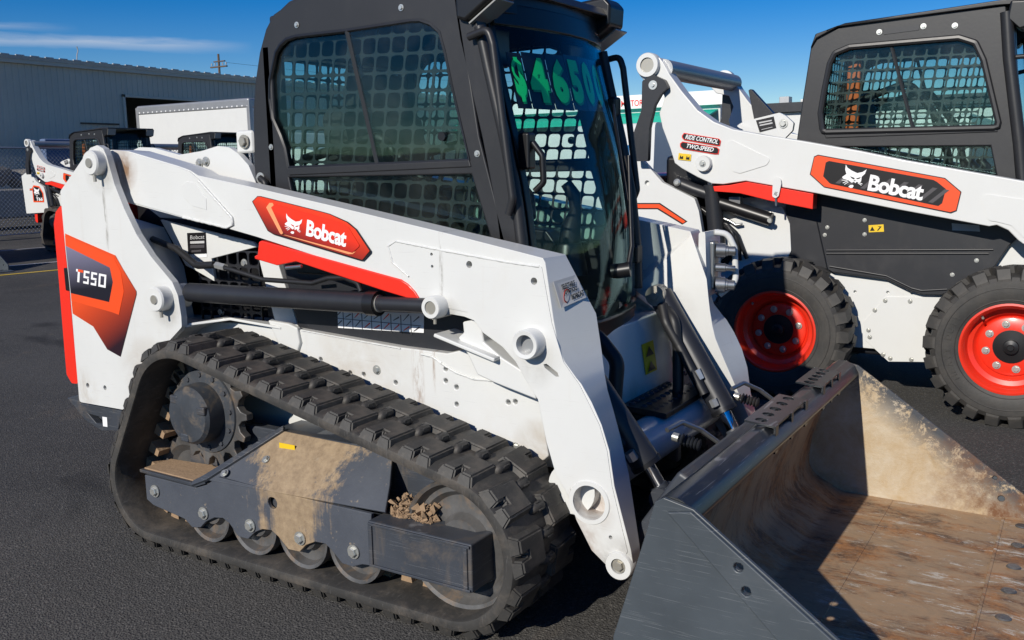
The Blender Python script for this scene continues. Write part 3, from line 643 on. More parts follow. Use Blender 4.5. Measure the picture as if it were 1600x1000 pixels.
# serial plate
pl = sheet('serial_plate', 'black', [(-0.269,1.084),(-0.165,1.089),(-0.167,1.010),(-0.271,1.004)], -0.4605, L)
a, b_, c_ = [(-0.253,-0.462,1.060),(-0.174,-0.462,1.065),(-0.251,-0.462,1.075)]; lettering('serial_print', 'dsilver', 'Bobcat', a, b_, c_, pl)
for q in ("297,380 319,379 297,376", "297,388 319,387 297,384", "297,394 315,393 297,391"): pass
for t0, t1, t2 in ([(-0.255,-0.462,1.044),(-0.176,-0.462,1.048),(-0.254,-0.462,1.053)], [(-0.257,-0.462,1.027),(-0.178,-0.462,1.031),(-0.255,-0.462,1.039)], [(-0.251,-0.462,1.012),(-0.197,-0.462,1.016),(-0.250,-0.462,1.019)]):
    V, F = place2d(([(0, 0), (1, 0), (1, 1), (0, 1)], [(0, 1, 2, 3)]), t0, t1, t2); flat('print_line', 'dgrey' if t0[2] < 1.03 else 'dsilver', V, F, pl)
sheet('part_label', 'dwhite', [(-0.278,0.999),(-0.167,1.008),(-0.168,0.996),(-0.276,0.987)], -0.4605, L)
# side grille with white post
V, F = guard_vf((-0.225, -0.458, 0.745), (1, 0, 0), (0, 0, 1), 6, 5, 0.0545, 0.056, 0.009, None, 0.008)
mesh('side_grille', V, F, 'char', L)
box('grille_frame', 'plastic', (-0.215, -0.450, 0.725), (0.100, -0.425, 0.752), L, 0.005)
prism('grille_post', 'white', [(0.098,1.000),(0.190,0.994),(0.275,0.761),(0.167,0.753)], -0.455, -0.425, L, bevel=0.004)
prism('grille_foot', 'white', [(0.184,0.790),(0.283,0.785),(0.325,0.773),(0.336,0.722),(0.318,0.682),(0.274,0.666),(0.239,0.691)], -0.512, -0.49, L, bevel=0.006)
for p in [(0.021,-0.452,0.980),(0.149,-0.452,0.768),(-0.120,-0.452,0.792)]: bolt(L, p, (0, -1, 0), 0.011)
prism('side_cover', 'char', [(0.228,0.997),(0.685,0.922),(1.023,0.844),(1.004,0.756),(0.929,0.731),(0.750,0.734),(0.290,0.765)], -0.47, -0.44, L, bevel=0.004)
box('cover_pad', 'plastic', (0.30, -0.475, 0.955), (0.60, -0.45, 1.01), L, 0.008)
ins = sheet('instruction_sticker', 'dwhite', [(0.480,0.841),(0.846,0.853),(0.843,0.790),(0.479,0.779)], -0.4715, L)
for i in range(1, 9):
    x = 0.464+0.0412*i; V, F = box_vf((x-0.001, -0.4742, 0.780), (x+0.001, -0.4728, 0.842)); mesh('rule_line', V, F, 'dgrey', ins)
V, F = box_vf((0.464, -0.4742, 0.811), (0.834, -0.4728, 0.813)); mesh('rule_line', V, F, 'dgrey', ins)
rng = random.Random(5)
for i in range(9):
    for j in range(2):
        x, z = 0.472+0.0412*i, 0.786+0.031*j+i*0.0008
        V, F = place2d(([(0, 0), (.15, 0), (1, .8), (.9, 1)], [(0, 1, 2, 3)]), (x, -0.4742, z), (x+0.028, -0.4742, z+rng.uniform(-.004, .008)), (x, -0.4742, z+0.018)); flat('pictogram', 'red' if rng.random() < 0.4 else 'dgrey', V, F, ins)

# ---- tail: uprights, tailgate, bumper ------------------------------------
up_out = fillet([(-0.734,1.247),(-0.524,1.405),(-0.481,1.414),(-0.448,1.401),(-0.433,1.376),(-0.400,1.272),(-0.356,1.184),(-0.299,1.093),(-0.227,1.014),(-0.122,0.927),(-0.097,0.880),(-0.088,0.807),(-0.089,0.768),(-0.173,0.705),(-0.285,0.576),(-0.467,0.419),(-0.740,0.417),(-0.732,0.874),(-0.736,1.033)], 0.012, 2)
up_holes = [circ(x, z, 0.010, 10) for x, z in [(-0.675,0.492),(-0.566,0.494)]]
for s in (1, -1):
    up = prism('tail_upright', 'white_tail', up_out, -0.66*s, -0.635*s, L, holes=up_holes, bevel=0.005)
    prism('inner_upright', 'white', fillet([(-0.642,1.237),(-0.601,1.397),(-0.548,1.410),(-0.464,1.406),(-0.319,1.376),(-0.193,1.387),(-0.105,1.403),(-0.045,1.397),(-0.000,1.373),(0.049,1.332),(0.082,1.268),(0.080,1.168),(-0.167,1.130),(-0.459,1.138)], 0.02, 2), -0.43*s, -0.405*s, up, bevel=0.004)
    prism('wheel_arch', 'white', [(-0.42, 0.50), (-0.30, 0.66), (-0.20, 0.735), (-0.09, 0.772), (-0.09, 0.762), (-0.19, 0.725), (-0.28, 0.65), (-0.40, 0.49)], -0.64*s, -0.44*s, up, bevel=0.002)
    slab('arch_flange', 'white', [(x, y*s, z) for x, y, z in [(-0.10, -0.63, 0.775), (0.02, -0.535, 0.790), (0.25, -0.515, 0.772), (0.25, -0.45, 0.772), (-0.10, -0.45, 0.775)]][::s], 0.009, up, 0.002)
    prism('pivot_wall', 'white', [(-0.72, 0.60), (-0.30, 0.70), (-0.35, 0.95), (-0.45, 1.10), (-0.72, 1.15)], -0.64*s, -0.42*s, up, bevel=0.004)
    lathe('pivot_boss', 'white', [(0.004, -0.043), (0.018, -0.043), (0.018, -0.040), (0.041, -0.040), (0.045, -0.034), (0.045, 0.02), (0.03, 0.02)], (-0.478, -0.66*s, 1.350), (0, s, 0), up, 32)
    lathe('pivot_pin', 'boss', [(0.003, -0.0455), (0.017, -0.0455), (0.018, -0.03), (0.003, -0.03)], (-0.478, -0.66*s, 1.350), (0, s, 0), up, 24)
    lathe('cylinder_boss', 'white', [(0.004, -0.050), (0.017, -0.050), (0.017, -0.047), (0.040, -0.047), (0.044, -0.041), (0.044, 0.02), (0.03, 0.02)], (-0.165, -0.66*s, 0.868), (0, s, 0), up, 32)
    lathe('cylinder_pin', 'boss', [(0.003, -0.0525), (0.016, -0.0525), (0.017, -0.04), (0.003, -0.04)], (-0.165, -0.66*s, 0.868), (0, s, 0), up, 24)
    for x, z in ((-0.478, 1.298), (-0.165, 0.818)): tube('grease_fitting', 'boss', [(x+0.008, -0.69*s, z+0.012), (x+0.010, -0.69*s, z-0.016)], 0.006, up, 8)
    bm_ = prism('bumper_plate', 'frame', [(-0.872,0.410),(-0.791,0.433),(-0.784,0.400),(-0.514,0.406),(-0.554,0.316),(-0.665,0.301),(-0.764,0.333),(-0.821,0.376)], -0.63*s, -0.60*s, L, holes=[[(-0.735,0.361),(-0.661,0.357),(-0.644,0.333),(-0.689,0.329)]], bevel=0.004)
    if s == 1: sheet('bumper_label', 'dwhite', [(-0.641,0.362),(-0.612,0.363),(-0.614,0.324),(-0.642,0.323)], -0.631, bm_)
for p in [(-0.206,-0.408,1.343),(-0.170,-0.408,1.349)]: bolt(L, (p[0], -0.432, p[2]), (0, -1, 0), 0.012)
tg = prism('tailgate', 'red', fillet([(-0.753,1.200),(-0.800,1.167),(-0.820,1.120),(-0.823,0.893),(-0.830,0.635),(-0.832,0.516),(-0.803,0.483),(-0.761,0.485),(-0.759,0.820),(-0.761,1.046)], 0.012, 3), -0.645, 0.645, L, bevel=0.01)
box('tail_bumper', 'frame', (-0.80, -0.60, 0.32), (-0.70, 0.60, 0.42), L, 0.01)
box('tailgate_latch', 'plastic', (-0.775, -0.652, 0.86), (-0.748, -0.640, 0.95), tg, 0.004)
# model decal
yd = -0.662
MAT['g_side'] = gradient('side_decal_blend', (0.020, 0.006, 0.012), (0.72, 0.070, 0.012), 1.20, 1.47, -0.55)
MAT['g_dark'] = gradient('panel_decal_blend', (0.010, 0.009, 0.016), (0.20, 0.19, 0.28), 0.99, 1.16, -0.1)
dec = sheet('model_decal', MAT['g_side'], [(-0.724,1.086),(-0.662,1.070),(-0.429,1.012),(-0.391,0.963),(-0.324,0.884),(-0.325,0.872),(-0.451,0.628),(-0.525,0.649),(-0.600,0.732),(-0.724,0.774)], yd, L)
sheet('orange_band', 'dorange', [(-0.724,1.078),(-0.662,1.060),(-0.436,1.002),(-0.402,0.954),(-0.393,0.880),(-0.435,0.789),(-0.472,0.796),(-0.723,0.825),(-0.722,0.855),(-0.486,0.834),(-0.453,0.911),(-0.464,0.965),(-0.726,1.039)], yd-0.0012, dec)
sheet('dark_panel', MAT['g_dark'], [(-0.726,1.039),(-0.464,0.965),(-0.453,0.911),(-0.486,0.834),(-0.722,0.855)], yd-0.0012, dec)
V, F = place2d(blocks([(0.06, 0, 0.13, 0.80), (0.0, 0.80, 0.06, 1.0), (0.26, 0, 0.44, 0.17), (0.39, 0.17, 0.44, 0.45), (0.26, 0.42, 0.44, 0.58), (0.26, 0.58, 0.32, 0.84), (0.26, 0.84, 0.45, 1.0),
    (0.51, 0, 0.69, 0.17), (0.64, 0.17, 0.69, 0.45), (0.51, 0.42, 0.69, 0.58), (0.51, 0.58, 0.57, 0.84), (0.51, 0.84, 0.70, 1.0), (0.76, 0, 1.0, 0.17), (0.76, 0.84, 1.0, 1.0), (0.76, 0.17, 0.82, 0.84), (0.94, 0.17, 1.0, 0.84)]),
    *[(p[0], yd-0.0032, p[2]) for p in [(-0.683,-0.665,0.902),(-0.499,-0.665,0.887),(-0.671,-0.665,0.952)]]); flat('model_number', 'dwhite', V, F, dec)
V, F = place2d(blocks([(0.07, 0.80, 0.24, 1.0)]), *[(p[0], yd-0.0032, p[2]) for p in [(-0.683,-0.665,0.902),(-0.499,-0.665,0.887),(-0.671,-0.665,0.952)]]); flat('model_number_bar', 'dorange', V, F, dec)

# ---- lift arms -----------------------------------------------------------
arm_px = [(-0.493,1.398),(-0.389,1.391),(-0.120,1.333),(-0.058,1.317),(-0.020,1.299),(0.253,1.256),(0.577,1.201),(1.041,1.120),(1.358,1.060),(1.366,1.048),(1.390,0.890),(1.404,0.819),(1.423,0.776),(1.459,0.734),(1.475,0.718),(1.506,0.671),(1.537,0.610),(1.560,0.541),(1.575,0.442),(1.625,0.267),(1.631,0.232),(1.624,0.206),(1.599,0.187),(1.571,0.190),(1.567,0.195),(1.504,0.242),(1.480,0.283),(1.456,0.323),(1.442,0.366),(1.424,0.401),(1.391,0.448),(1.363,0.535),(1.336,0.658),(1.295,0.713),(1.264,0.760),(1.221,0.799),(1.156,0.835),(1.124,0.869),(1.090,0.878),(1.044,0.882),(1.014,0.873),(0.975,0.860),(0.947,0.878),(0.944,0.903),(0.916,0.940),(0.864,0.976),(0.566,1.026),(0.248,1.092),(0.113,1.117),(-0.120,1.151),(-0.414,1.202),(-0.465,1.214)]
def arm_back(p):
    x, z = p
    if x < 1.30 and z > 0.85: return (0, -0.505)
    tab = [(1.30, 1.33, -0.490), (1.059, 1.368, -0.485), (1.001, 1.395, -0.475), (0.89, 1.447, -0.45), (0.788, 1.461, -0.445), (0.687, 1.477, -0.45), (0.607, 1.508, -0.46), (0.521, 1.542, -0.475), (0.421, 1.579, -0.50), (0.304, 1.627, -0.545), (0.25, 1.628, -0.548), (0.10, 1.60, -0.548)]
    front = x > 1.345 and z > 0.26 and x > 1.345+(1.06-z)*0.33-0.06
    for (z1, x1, y1), (z2, x2, y2) in zip(tab, tab[1:]):
        if z2 <= z <= z1: t = (z1-z)/(z1-z2); return ((x1+(x2-x1)*t-x) if front else 0, y1+(y2-y1)*t)
    return (0, -0.5)
arm_h = [circ(x, z, 0.0105, 12) for x, z in [(1.115,1.033),(1.331,0.995)]]+[circ(x, z, 0.005, 8) for x, z in [(0.981,1.058),(0.982,1.022)]]+[[(x, z) for x, z in [(1.358,0.762),(1.368,0.765),(1.403,0.743),(1.407,0.732),(1.397,0.731),(1.362,0.753)]], circ(*[(1.565,0.294)][0], 0.006, 8), circ(1.500, 0.383, 0.050, 24)]
arms = {}
for s in (1, -1):
    ar = prism('lift_arm', 'white_arm', arm_px, -0.60*s, [(dx, y*s) for dx, y in map(arm_back, arm_px)], L, holes=arm_h, depth=0.075, bevel=0.007); arms[s] = ar
    # pressed and welded-on plates
    prism('doubler_plate', 'white_arm', fillet([(-0.384,1.386),(-0.115,1.329),(-0.057,1.313),(-0.013,1.286),(0.141,1.159),(0.142,1.133),(0.112,1.122),(-0.115,1.156),(-0.390,1.205)], 0.012, 3), -0.6045*s, -0.598*s, ar, bevel=0.002)
    prism('pressed_disc', 'white', [(-0.103,1.264),(-0.071,1.280),(-0.029,1.273),(0.021,1.220),(0.020,1.180),(-0.054,1.193),(-0.098,1.224)], -0.6065*s, -0.603*s, ar, bevel=0.0015)
    prism('front_plate', 'white_arm', holes=arm_h, outer=fillet([(0.818,1.082),(0.848,1.095),(1.042,1.070),(1.261,1.045),(1.356,1.038),(1.364,0.995),(1.386,0.881),(1.422,0.774),(1.471,0.715),(1.531,0.610),(1.554,0.541),(1.569,0.442),(1.616,0.263),(1.597,0.226),(1.554,0.243),(1.468,0.338),(1.438,0.416),(1.402,0.461),(1.374,0.545),(1.345,0.668),(1.303,0.722),(1.268,0.771),(1.213,0.813),(1.153,0.858),(1.105,0.893),(1.036,0.900),(0.999,0.897),(0.953,0.933),(0.897,0.988),(0.830,1.032)], 0.01, 2), y0=-0.603*s, y1=-0.598*s, parent=ar, bevel=0.0015)
    lathe('cylinder_boss', 'white', [(0.020, -0.048), (0.031, -0.048), (0.034, -0.043), (0.034, 0.03), (0.020, 0.03)], (1.003, -0.60*s, 0.905), (0, s, 0), ar, 32, closed=True)
    lathe('cylinder_pin', 'boss', [(0.003, -0.044), (0.020, -0.044), (0.020, -0.02), (0.003, -0.02)], (1.003, -0.60*s, 0.905), (0, s, 0), ar, 24)
    tube('grease_fitting', 'boss', [(1.010, -0.635*s, 0.875), (1.010, -0.635*s, 0.856)], 0.005, ar, 8)
    lathe('tie_socket', 'white', [(0.028, 0.03), (0.028, -0.048), (0.039, -0.050), (0.042, -0.045), (0.042, 0.0), (0.028, 0.0)], (1.325, -0.60*s, 0.822), (0, s, 0), ar, 36, closed=True)
    lathe('socket_plug', 'galv', [(0.003, 0.0), (0.028, 0.0), (0.028, 0.01), (0.003, 0.01)], (1.325, -0.62*s, 0.822), (0, s, 0), ar, 24)
    lathe('hinge_ring', 'white', [(0.022, -0.012), (0.038, -0.012), (0.041, -0.006), (0.041, 0.02), (0.022, 0.02)], (1.592, -0.60*s, 0.218), (0, s, 0), ar, 32, closed=True)
    bolt(ar, (1.592, -0.603*s, 0.218), (0, -s, 0), 0.014, 'boss')
    lathe('access_rim', 'white', [(0.050, -0.004), (0.062, -0.004), (0.064, 0.0), (0.050, 0.002)], (1.500, -0.603*s, 0.383), (0, s, 0), ar, 36, closed=True)
    # red fairing under the arm
    rs = prism('arm_fairing', 'red', [(0.276,1.080),(0.264,1.076),(0.254,1.032),(0.238,1.027),(0.240,1.017),(0.341,0.999),(0.430,1.015),(0.796,0.938),(0.895,0.920),(0.947,0.890),(0.938,0.913),(0.915,0.943),(0.887,0.966),(0.863,0.977)], -0.605*s, -0.53*s, ar, bevel=0.004)
    # lift cylinder with hoses
    cy = tube('lift_cylinder', 'char', [(-0.10, -0.605*s, 0.885), (0.765, -0.605*s, 0.898)], 0.034, L, 24)
    tube('cylinder_gland', 'plastic', [(0.735, -0.605*s, 0.8975), (0.775, -0.605*s, 0.898)], 0.039, cy, 24)
    tube('cylinder_rod', 'char', [(0.76, -0.605*s, 0.898), (0.99, -0.605*s, 0.904)], 0.023, cy, 20)
    tube('rod_seal', 'zinc', [(0.774, -0.605*s, 0.898), (0.780, -0.605*s, 0.8985)], 0.0275, cy, 20)
    tube('cylinder_eye', 'white', [(-0.165, -0.63*s, 0.868), (-0.165, -0.575*s, 0.868)], 0.045, cy, 24)
    tube('steel_line', 'hose', [(-0.02, -0.57*s, 0.985), (0.10, -0.58*s, 0.972), (0.25, -0.58*s, 0.945), (0.48, -0.585*s, 0.945), (0.55, -0.585*s, 0.965), (0.62, -0.585*s, 0.970), (0.68, -0.59*s, 0.955), (0.70, -0.60*s, 0.93)], 0.0085, cy, 8, 0.03)
    tube('rubber_hose', 'hose', [(-0.42, -0.50*s, 1.06), (-0.25, -0.53*s, 1.03), (-0.12, -0.55*s, 0.975), (0.0, -0.57*s, 0.985)], 0.013, cy, 8, 0.05)
    tube('hose_fitting', 'zinc', [(0.01, -0.571*s, 0.984), (0.06, -0.575*s, 0.978)], 0.013, cy, 6)
weld([(-0.013,1.281),(0.142,1.155),(0.143,1.131),(0.113,1.120),(-0.114,1.154)], -0.6045, arms[1]); weld([(0.818,1.078),(0.848,1.093),(1.042,1.068),(1.261,1.043),(1.354,1.036)], -0.6025, arms[1], 0.0035); weld([(0.818,1.078),(0.833,1.028),(0.897,0.984)], -0.6025, arms[1], 0.0035)
tube('latch_pin', 'steel', [(0.40, -0.62, 0.995), (0.47, -0.62, 1.003)], 0.006, arms[1], 8)
# arm badge
ya = -0.606
MAT['g_badge'] = gradient('badge_blend', (0.10, 0.010, 0.012), (0.80, 0.034, 0.010), 1.068, 1.145, 0.27)
MAT['g_badge2'] = gradient('badge_edge_blend', (0.06, 0.008, 0.010), (0.75, 0.045, 0.012), 1.055, 1.16, 0.27)
bd = sheet('arm_badge', 'black', [(0.247,1.210),(0.274,1.228),(0.289,1.228),(0.550,1.181),(0.591,1.173),(0.664,1.149),(0.696,1.128),(0.752,1.061),(0.751,1.055),(0.719,1.029),(0.706,1.030),(0.375,1.095),(0.335,1.103),(0.312,1.113)], ya, arms[1])
sheet('badge_border', MAT['g_badge2'], [(0.252,1.210),(0.276,1.226),(0.289,1.226),(0.551,1.179),(0.591,1.171),(0.661,1.147),(0.694,1.126),(0.748,1.061),(0.717,1.032),(0.376,1.099),(0.338,1.105),(0.315,1.115)], ya-0.0012, bd)
sheet('badge_highlight', 'dpeach', [(0.314,1.191),(0.330,1.206),(0.345,1.206),(0.400,1.102),(0.380,1.103),(0.371,1.106)], ya-0.0024, bd)
sheet('badge_highlight', 'dpeach', [(0.377,1.104),(0.386,1.108),(0.678,1.055),(0.693,1.057),(0.680,1.049),(0.664,1.048)], ya-0.0024, bd)
sheet('badge_panel', MAT['g_badge'], [(0.338,1.191),(0.356,1.202),(0.368,1.202),(0.636,1.148),(0.669,1.132),(0.710,1.078),(0.707,1.072),(0.680,1.053),(0.394,1.103),(0.386,1.108)], ya-0.0036, bd)
yb = ya-0.0052
bl, br_, tl = [(p[0], yb, p[2]) for p in [(0.487,-0.611,1.102),(0.654,-0.611,1.069),(0.497,-0.611,1.154)]]
lettering('badge_name', 'dwhite', 'Bobcat', bl, br_, tl, bd, bold=0.035, spacing=0.92)
bl, br_, tl = [(p[0], yb, p[2]) for p in [(0.397,-0.611,1.109),(0.481,-0.611,1.092),(0.408,-0.611,1.177)]]
cat_logo(bd, bl, br_, tl, 'dwhite', MAT['g_badge'])
# joystick sticker on the arm's front face
V = [(1.380, -0.592, 0.995), (1.400, -0.500, 1.005), (1.424, -0.480, 0.940), (1.396, -0.578, 0.920)]
stk = slab('option_sticker', 'dsilver', [Vector(v)+Vector((0.006, 0, 0)) for v in V], 0.001, arms[1], 0)
for k, (w, z0) in enumerate((('SELECTABLE', 0.62), ('JOYSTICKS', 0.38), ('BOBCAT', 0.14))):
    b0 = Vector(V[3]).lerp(Vector(V[0]), z0)+Vector((0.010, 0, 0)); b1 = Vector(V[2]).lerp(Vector(V[1]), z0)+Vector((0.010, 0, 0)); t0 = Vector(V[3]).lerp(Vector(V[0]), z0+0.2)+Vector((0.010, 0, 0))
    i0, i1 = (0.22, 0.78) if k < 2 else (0.45, 0.95)
    lettering('sticker_print', 'black', w, b0.lerp(b1, i0), b0.lerp(b1, i1), t0+(b1-b0)*i0, stk, bold=0.03)
V, F = lathe_vf([(0.016, 0), (0.020, 0), (0.020, 0.0008), (0.016, 0.0008)], (1.4075, -0.553, 0.952), (1, 0, 0), 20, True); mesh('sticker_ring', V, F, 'red', stk)

# ---- cab -----------------------------------------------------------------
cab_out = [(0.077,1.322),(0.088,1.516),(0.106,1.614),(0.137,1.716),(0.174,1.791),(0.215,1.836),(0.277,1.859)]+[(0.36, 1.885), (0.62, 1.895), (0.97, 1.885), (0.99, 1.74), (1.045, 1.40), (1.135, 1.08), (1.16, 0.90), (1.10, 0.78), (0.10, 0.78)]
win_up = [(0.173,1.556),(0.179,1.620),(0.214,1.710),(0.237,1.733),(0.268,1.750),(0.313,1.756),(0.535,1.755),(0.796,1.761),(0.833,1.759),(0.874,1.744),(0.907,1.717),(0.926,1.655),(0.951,1.544),(1.006,1.332),(0.244,1.320),(0.230,1.386),(0.212,1.430),(0.180,1.490)]
win_lo = [(0.245, 1.285), (1.012, 1.288), (1.085, 1.07), (1.05, 1.02), (0.30, 1.02)]
cabp = prism('cab', 'cab', cab_out, -0.43, -0.40, L, holes=[win_up, win_lo], bevel=0.006)
def cs(v, s): return -v if s == 1 else v-0.032
prism('side_frame', 'cab', cab_out, 0.398, 0.368, cabp, holes=[win_up, win_lo], bevel=0.006)
# seal round the window openings, sliding panes and guards
def ring_tube(poly, y, r): return tube_vf([(p[0], y, p[1]) for p in poly]+[(poly[0][0], y, poly[0][1])], r, 6, False)
def off_poly(poly, k):
    cx = sum(p[0] for p in poly)/len(poly); cz = sum(p[1] for p in poly)/len(poly); return [(cx+(p[0]-cx)*k, cz+(p[1]-cz)*k) for p in poly]
for s in (1, -1):
    V, F = ring_tube(win_up, cs(0.424, s), 0.008); mesh('window_seal', V, F, 'plastic', cabp)
    for nm, poly, yy in (('rear_pane', [p for p in win_up if p[0] < 0.60], -0.420), ('front_pane', [p for p in win_up if p[0] > 0.50], -0.413)):
        pass
    rp = [p for p in win_up if p[0] < 0.56]; fp = [p for p in win_up if p[0] > 0.56]
    dv0, dv1 = [(0.535,1.757)][0], [(0.640,1.326)][0]
    lft = [p for p in win_up if (p[0]-dv1[0])-(dv0[0]-dv1[0])*(p[1]-dv1[1])/(dv0[1]-dv1[1]) < 0]; rgt = [p for p in win_up if p not in lft]
    def order(P): cx = sum(p[0] for p in P)/len(P); cz = sum(p[1] for p in P)/len(P); return sorted(P, key=lambda p: math.atan2(p[1]-cz, p[0]-cx))
    prism('sliding_pane', 'glass', order(lft+[dv0, dv1]), cs(0.416, s), cs(0.412, s), cabp, bevel=0)
    prism('sliding_pane', 'glass', order(rgt+[(dv0[0]-.01, dv0[1]), (dv1[0]-.01, dv1[1])]), cs(0.426, s), cs(0.422, s), cabp, bevel=0)
    prism('lower_pane', 'glass', win_lo, cs(0.420, s), cs(0.416, s), cabp, bevel=0)
    tube('pane_stile', 'mesh', [(dv0[0], cs(0.424, s), dv0[1]), (dv1[0], cs(0.424, s), dv1[1])], 0.008, cabp, 6)
    prism('window_rail', 'cab', [(0.241,1.320),(1.008,1.332),(1.015,1.310),(0.248,1.293)], cs(0.434, s), cs(0.405, s), cabp, bevel=0.004)
    V, F = guard_vf((0.10, cs(0.398, s), 1.00), (1, 0, -0.035), (0.16, 0, 1), 18, 15, 0.060, 0.058, 0.0085, [((x-0.10)-0.16*(z-1.0), (z-1.0)*1.0+0.035*(x-0.1)) for x, z in off_poly(cab_out, 0.955)]); mesh('window_guard', V, F, 'mesh', cabp)
    for p in [(0.322,-0.430,1.791),(0.766,-0.430,1.802),(0.169,-0.430,1.392),(1.037,-0.430,1.350)]: bolt(cabp, (p[0], cs(0.431, s), p[2]), (0, -s, 0), 0.007)
    tube('pane_knob', 'plastic', [(0.915, cs(0.43, s), 1.405), (0.915, cs(0.445, s), 1.405)], 0.014, cabp, 16)
# rear wall with its window, roof, floor, dash
for y in (-0.43, 0.325): box('rear_post', 'cab', (0.145, y, 0.95), (0.19, y+0.07, 1.74), cabp, 0.01)
box('rear_sill', 'cab', (0.08, -0.40, 0.95), (0.15, 0.40, 1.22), cabp, 0.01); box('rear_header', 'cab', (0.16, -0.40, 1.70), (0.23, 0.40, 1.84), cabp, 0.01)
V, F = guard_vf((0.13, 0.36, 1.22), (0, -1, 0), (0.08, 0, 1), 12, 8, 0.06, 0.06, 0.0085); mesh('rear_guard', V, F, 'mesh', cabp)
slab('rear_pane', 'glass', [(0.105, -0.36, 1.22), (0.105, 0.36, 1.22), (0.15, 0.36, 1.70), (0.15, -0.36, 1.70)], 0.004, cabp, 0)
roof = prism('roof', 'cab', [(0.13, 1.70), (0.19, 1.80), (0.235, 1.845), (0.285, 1.872), (0.38, 1.892), (0.62, 1.905), (0.985, 1.893), (1.10, 1.86), (1.12, 1.83), (1.00, 1.82), (0.62, 1.865), (0.30, 1.835), (0.21, 1.775), (0.155, 1.69)], -0.425, 0.394, cabp, bevel=0.006)
box('floor_pan', 'char', (0.15, -0.40, 0.76), (1.12, 0.40, 0.80), cabp, 0.004)
prism('side_console', 'plastic', [(0.16, 0.80), (0.80, 0.80), (0.92, 1.02), (0.88, 1.07), (0.20, 1.12)], -0.39, -0.26, cabp, bevel=0.015, mirror=True)
# seat and controls
st = prism('operator_seat', 'seat', fillet([(0.30, 0.95), (0.78, 0.95), (0.82, 1.00), (0.80, 1.05), (0.46, 1.03), (0.40, 1.10), (0.33, 1.50), (0.28, 1.55), (0.23, 1.50), (0.26, 1.00)], 0.03, 3), -0.23, 0.23, cabp, bevel=0.03)
prism('headrest', 'seat', fillet([(0.24, 1.54), (0.31, 1.54), (0.33, 1.66), (0.26, 1.68)], 0.02, 3), -0.12, 0.12, st, bevel=0.02)
box('seat_base', 'plastic', (0.30, -0.20, 0.80), (0.75, 0.20, 0.95), st, 0.01)
for s in (1, -1):
    tube('seat_bar', 'seat', [(0.20, -0.30*s, 1.35), (0.55, -0.30*s, 1.42), (0.80, -0.28*s, 1.20), (0.84, -0.22*s, 1.12)], 0.018, cabp, 10, 0.06)
    tube('joystick', 'plastic', [(0.95, -0.31*s, 1.00), (0.96, -0.31*s, 1.08), (0.98, -0.31*s, 1.14), (0.98, -0.30*s, 1.20), (0.95, -0.29*s, 1.245)], [0.045, 0.038, 0.024, 0.026, 0.022], cabp, 12)
    tube('joystick_boot', 'plastic', [(0.95, -0.31*s, 0.90), (0.95, -0.31*s, 0.94), (0.95, -0.31*s, 0.98), (0.95, -0.31*s, 1.02)], [0.075, 0.068, 0.06, 0.05], cabp, 12)
box('display_panel', 'plastic', (0.98, -0.37, 1.62), (1.02, -0.20, 1.74), cabp, 0.01); box('display_panel', 'plastic', (0.98, 0.20, 1.62), (1.02, 0.37, 1.74), cabp, 0.01)
# front: pillars, door frame and curved door glass
FR = [(1.86, 1.03), (1.80, 1.035), (1.70, 1.05), (1.56, 1.085), (1.40, 1.125), (1.21, 1.165), (1.05, 1.185), (0.90, 1.195), (0.80, 1.19), (0.76, 1.18)]
def frx(z):
    for (z1, x1), (z2, x2) in zip(FR, FR[1:]):
        if z2 <= z <= z1: return x1+(x2-x1)*(z1-z)/(z1-z2)
    return FR[-1][1] if z < FR[-1][0] else FR[0][1]
def strip(name, mat, y0, y1, z0, z1, th, n=14, dx=0.0, bow=0.0, parent=None, bevel=0.003):
    V, F = [], []; m = 7
    for i in range(n+1):
        z = z0+(z1-z0)*i/n
        for j in range(m):
            y = y0+(y1-y0)*j/(m-1); x = frx(z)+dx+bow*(1-(y/0.4)**2); V += [(x, y, z)]
    k = len(V); V += [(v[0]-th, v[1], v[2]) for v in V]
    for i in range(n):
        for j in range(m-1):
            a = i*m+j; F += [(a, a+1, a+m+1, a+m), (k+a, k+a+m, k+a+m+1, k+a+1)]
    for i in range(n):
        for a in (i*m, i*m+m-1): F.append((a, a+m, k+a+m, k+a))
    for j in range(m-1):
        for a in (j, n*m+j): F.append((a, a+1, k+a+1, k+a))
    return mesh(name, V, F, mat, parent if parent else cabp, bevel)
for s in (1, -1):
    strip('front_pillar', 'cab', cs(0.43, s), cs(0.375, s), 0.80, 1.84, 0.07)
    tube('pillar_tube', 'cab', [(frx(z)+0.006, cs(0.425, s), z) for z in (1.72, 1.6, 1.4, 1.2, 1.0, 0.85)], 0.018, cabp, 10)
door = strip('front_door', 'plastic', -0.368, -0.335, 0.72, 1.78, 0.03, dx=0.004)
strip('door_stile', 'plastic', 0.335, 0.368, 0.72, 1.78, 0.03, dx=0.004, parent=door)
strip('door_bottom_rail', 'plastic', -0.36, 0.36, 0.66, 0.80, 0.05, n=4, dx=0.006, bow=0.075, parent=door, bevel=0.012); strip('door_top_rail', 'plastic', -0.36, 0.36, 1.735, 1.80, 0.03, n=3, dx=0.006, bow=0.075, parent=door)
strip('door_pane', 'fglass', -0.36, 0.36, 0.78, 1.76, 0.005, n=20, dx=0.0, bow=0.075, parent=door, bevel=0)
strip('header_panel', 'plastic', -0.43, 0.398, 1.77, 1.86, 0.04, n=3, dx=0.02, bow=0.05)
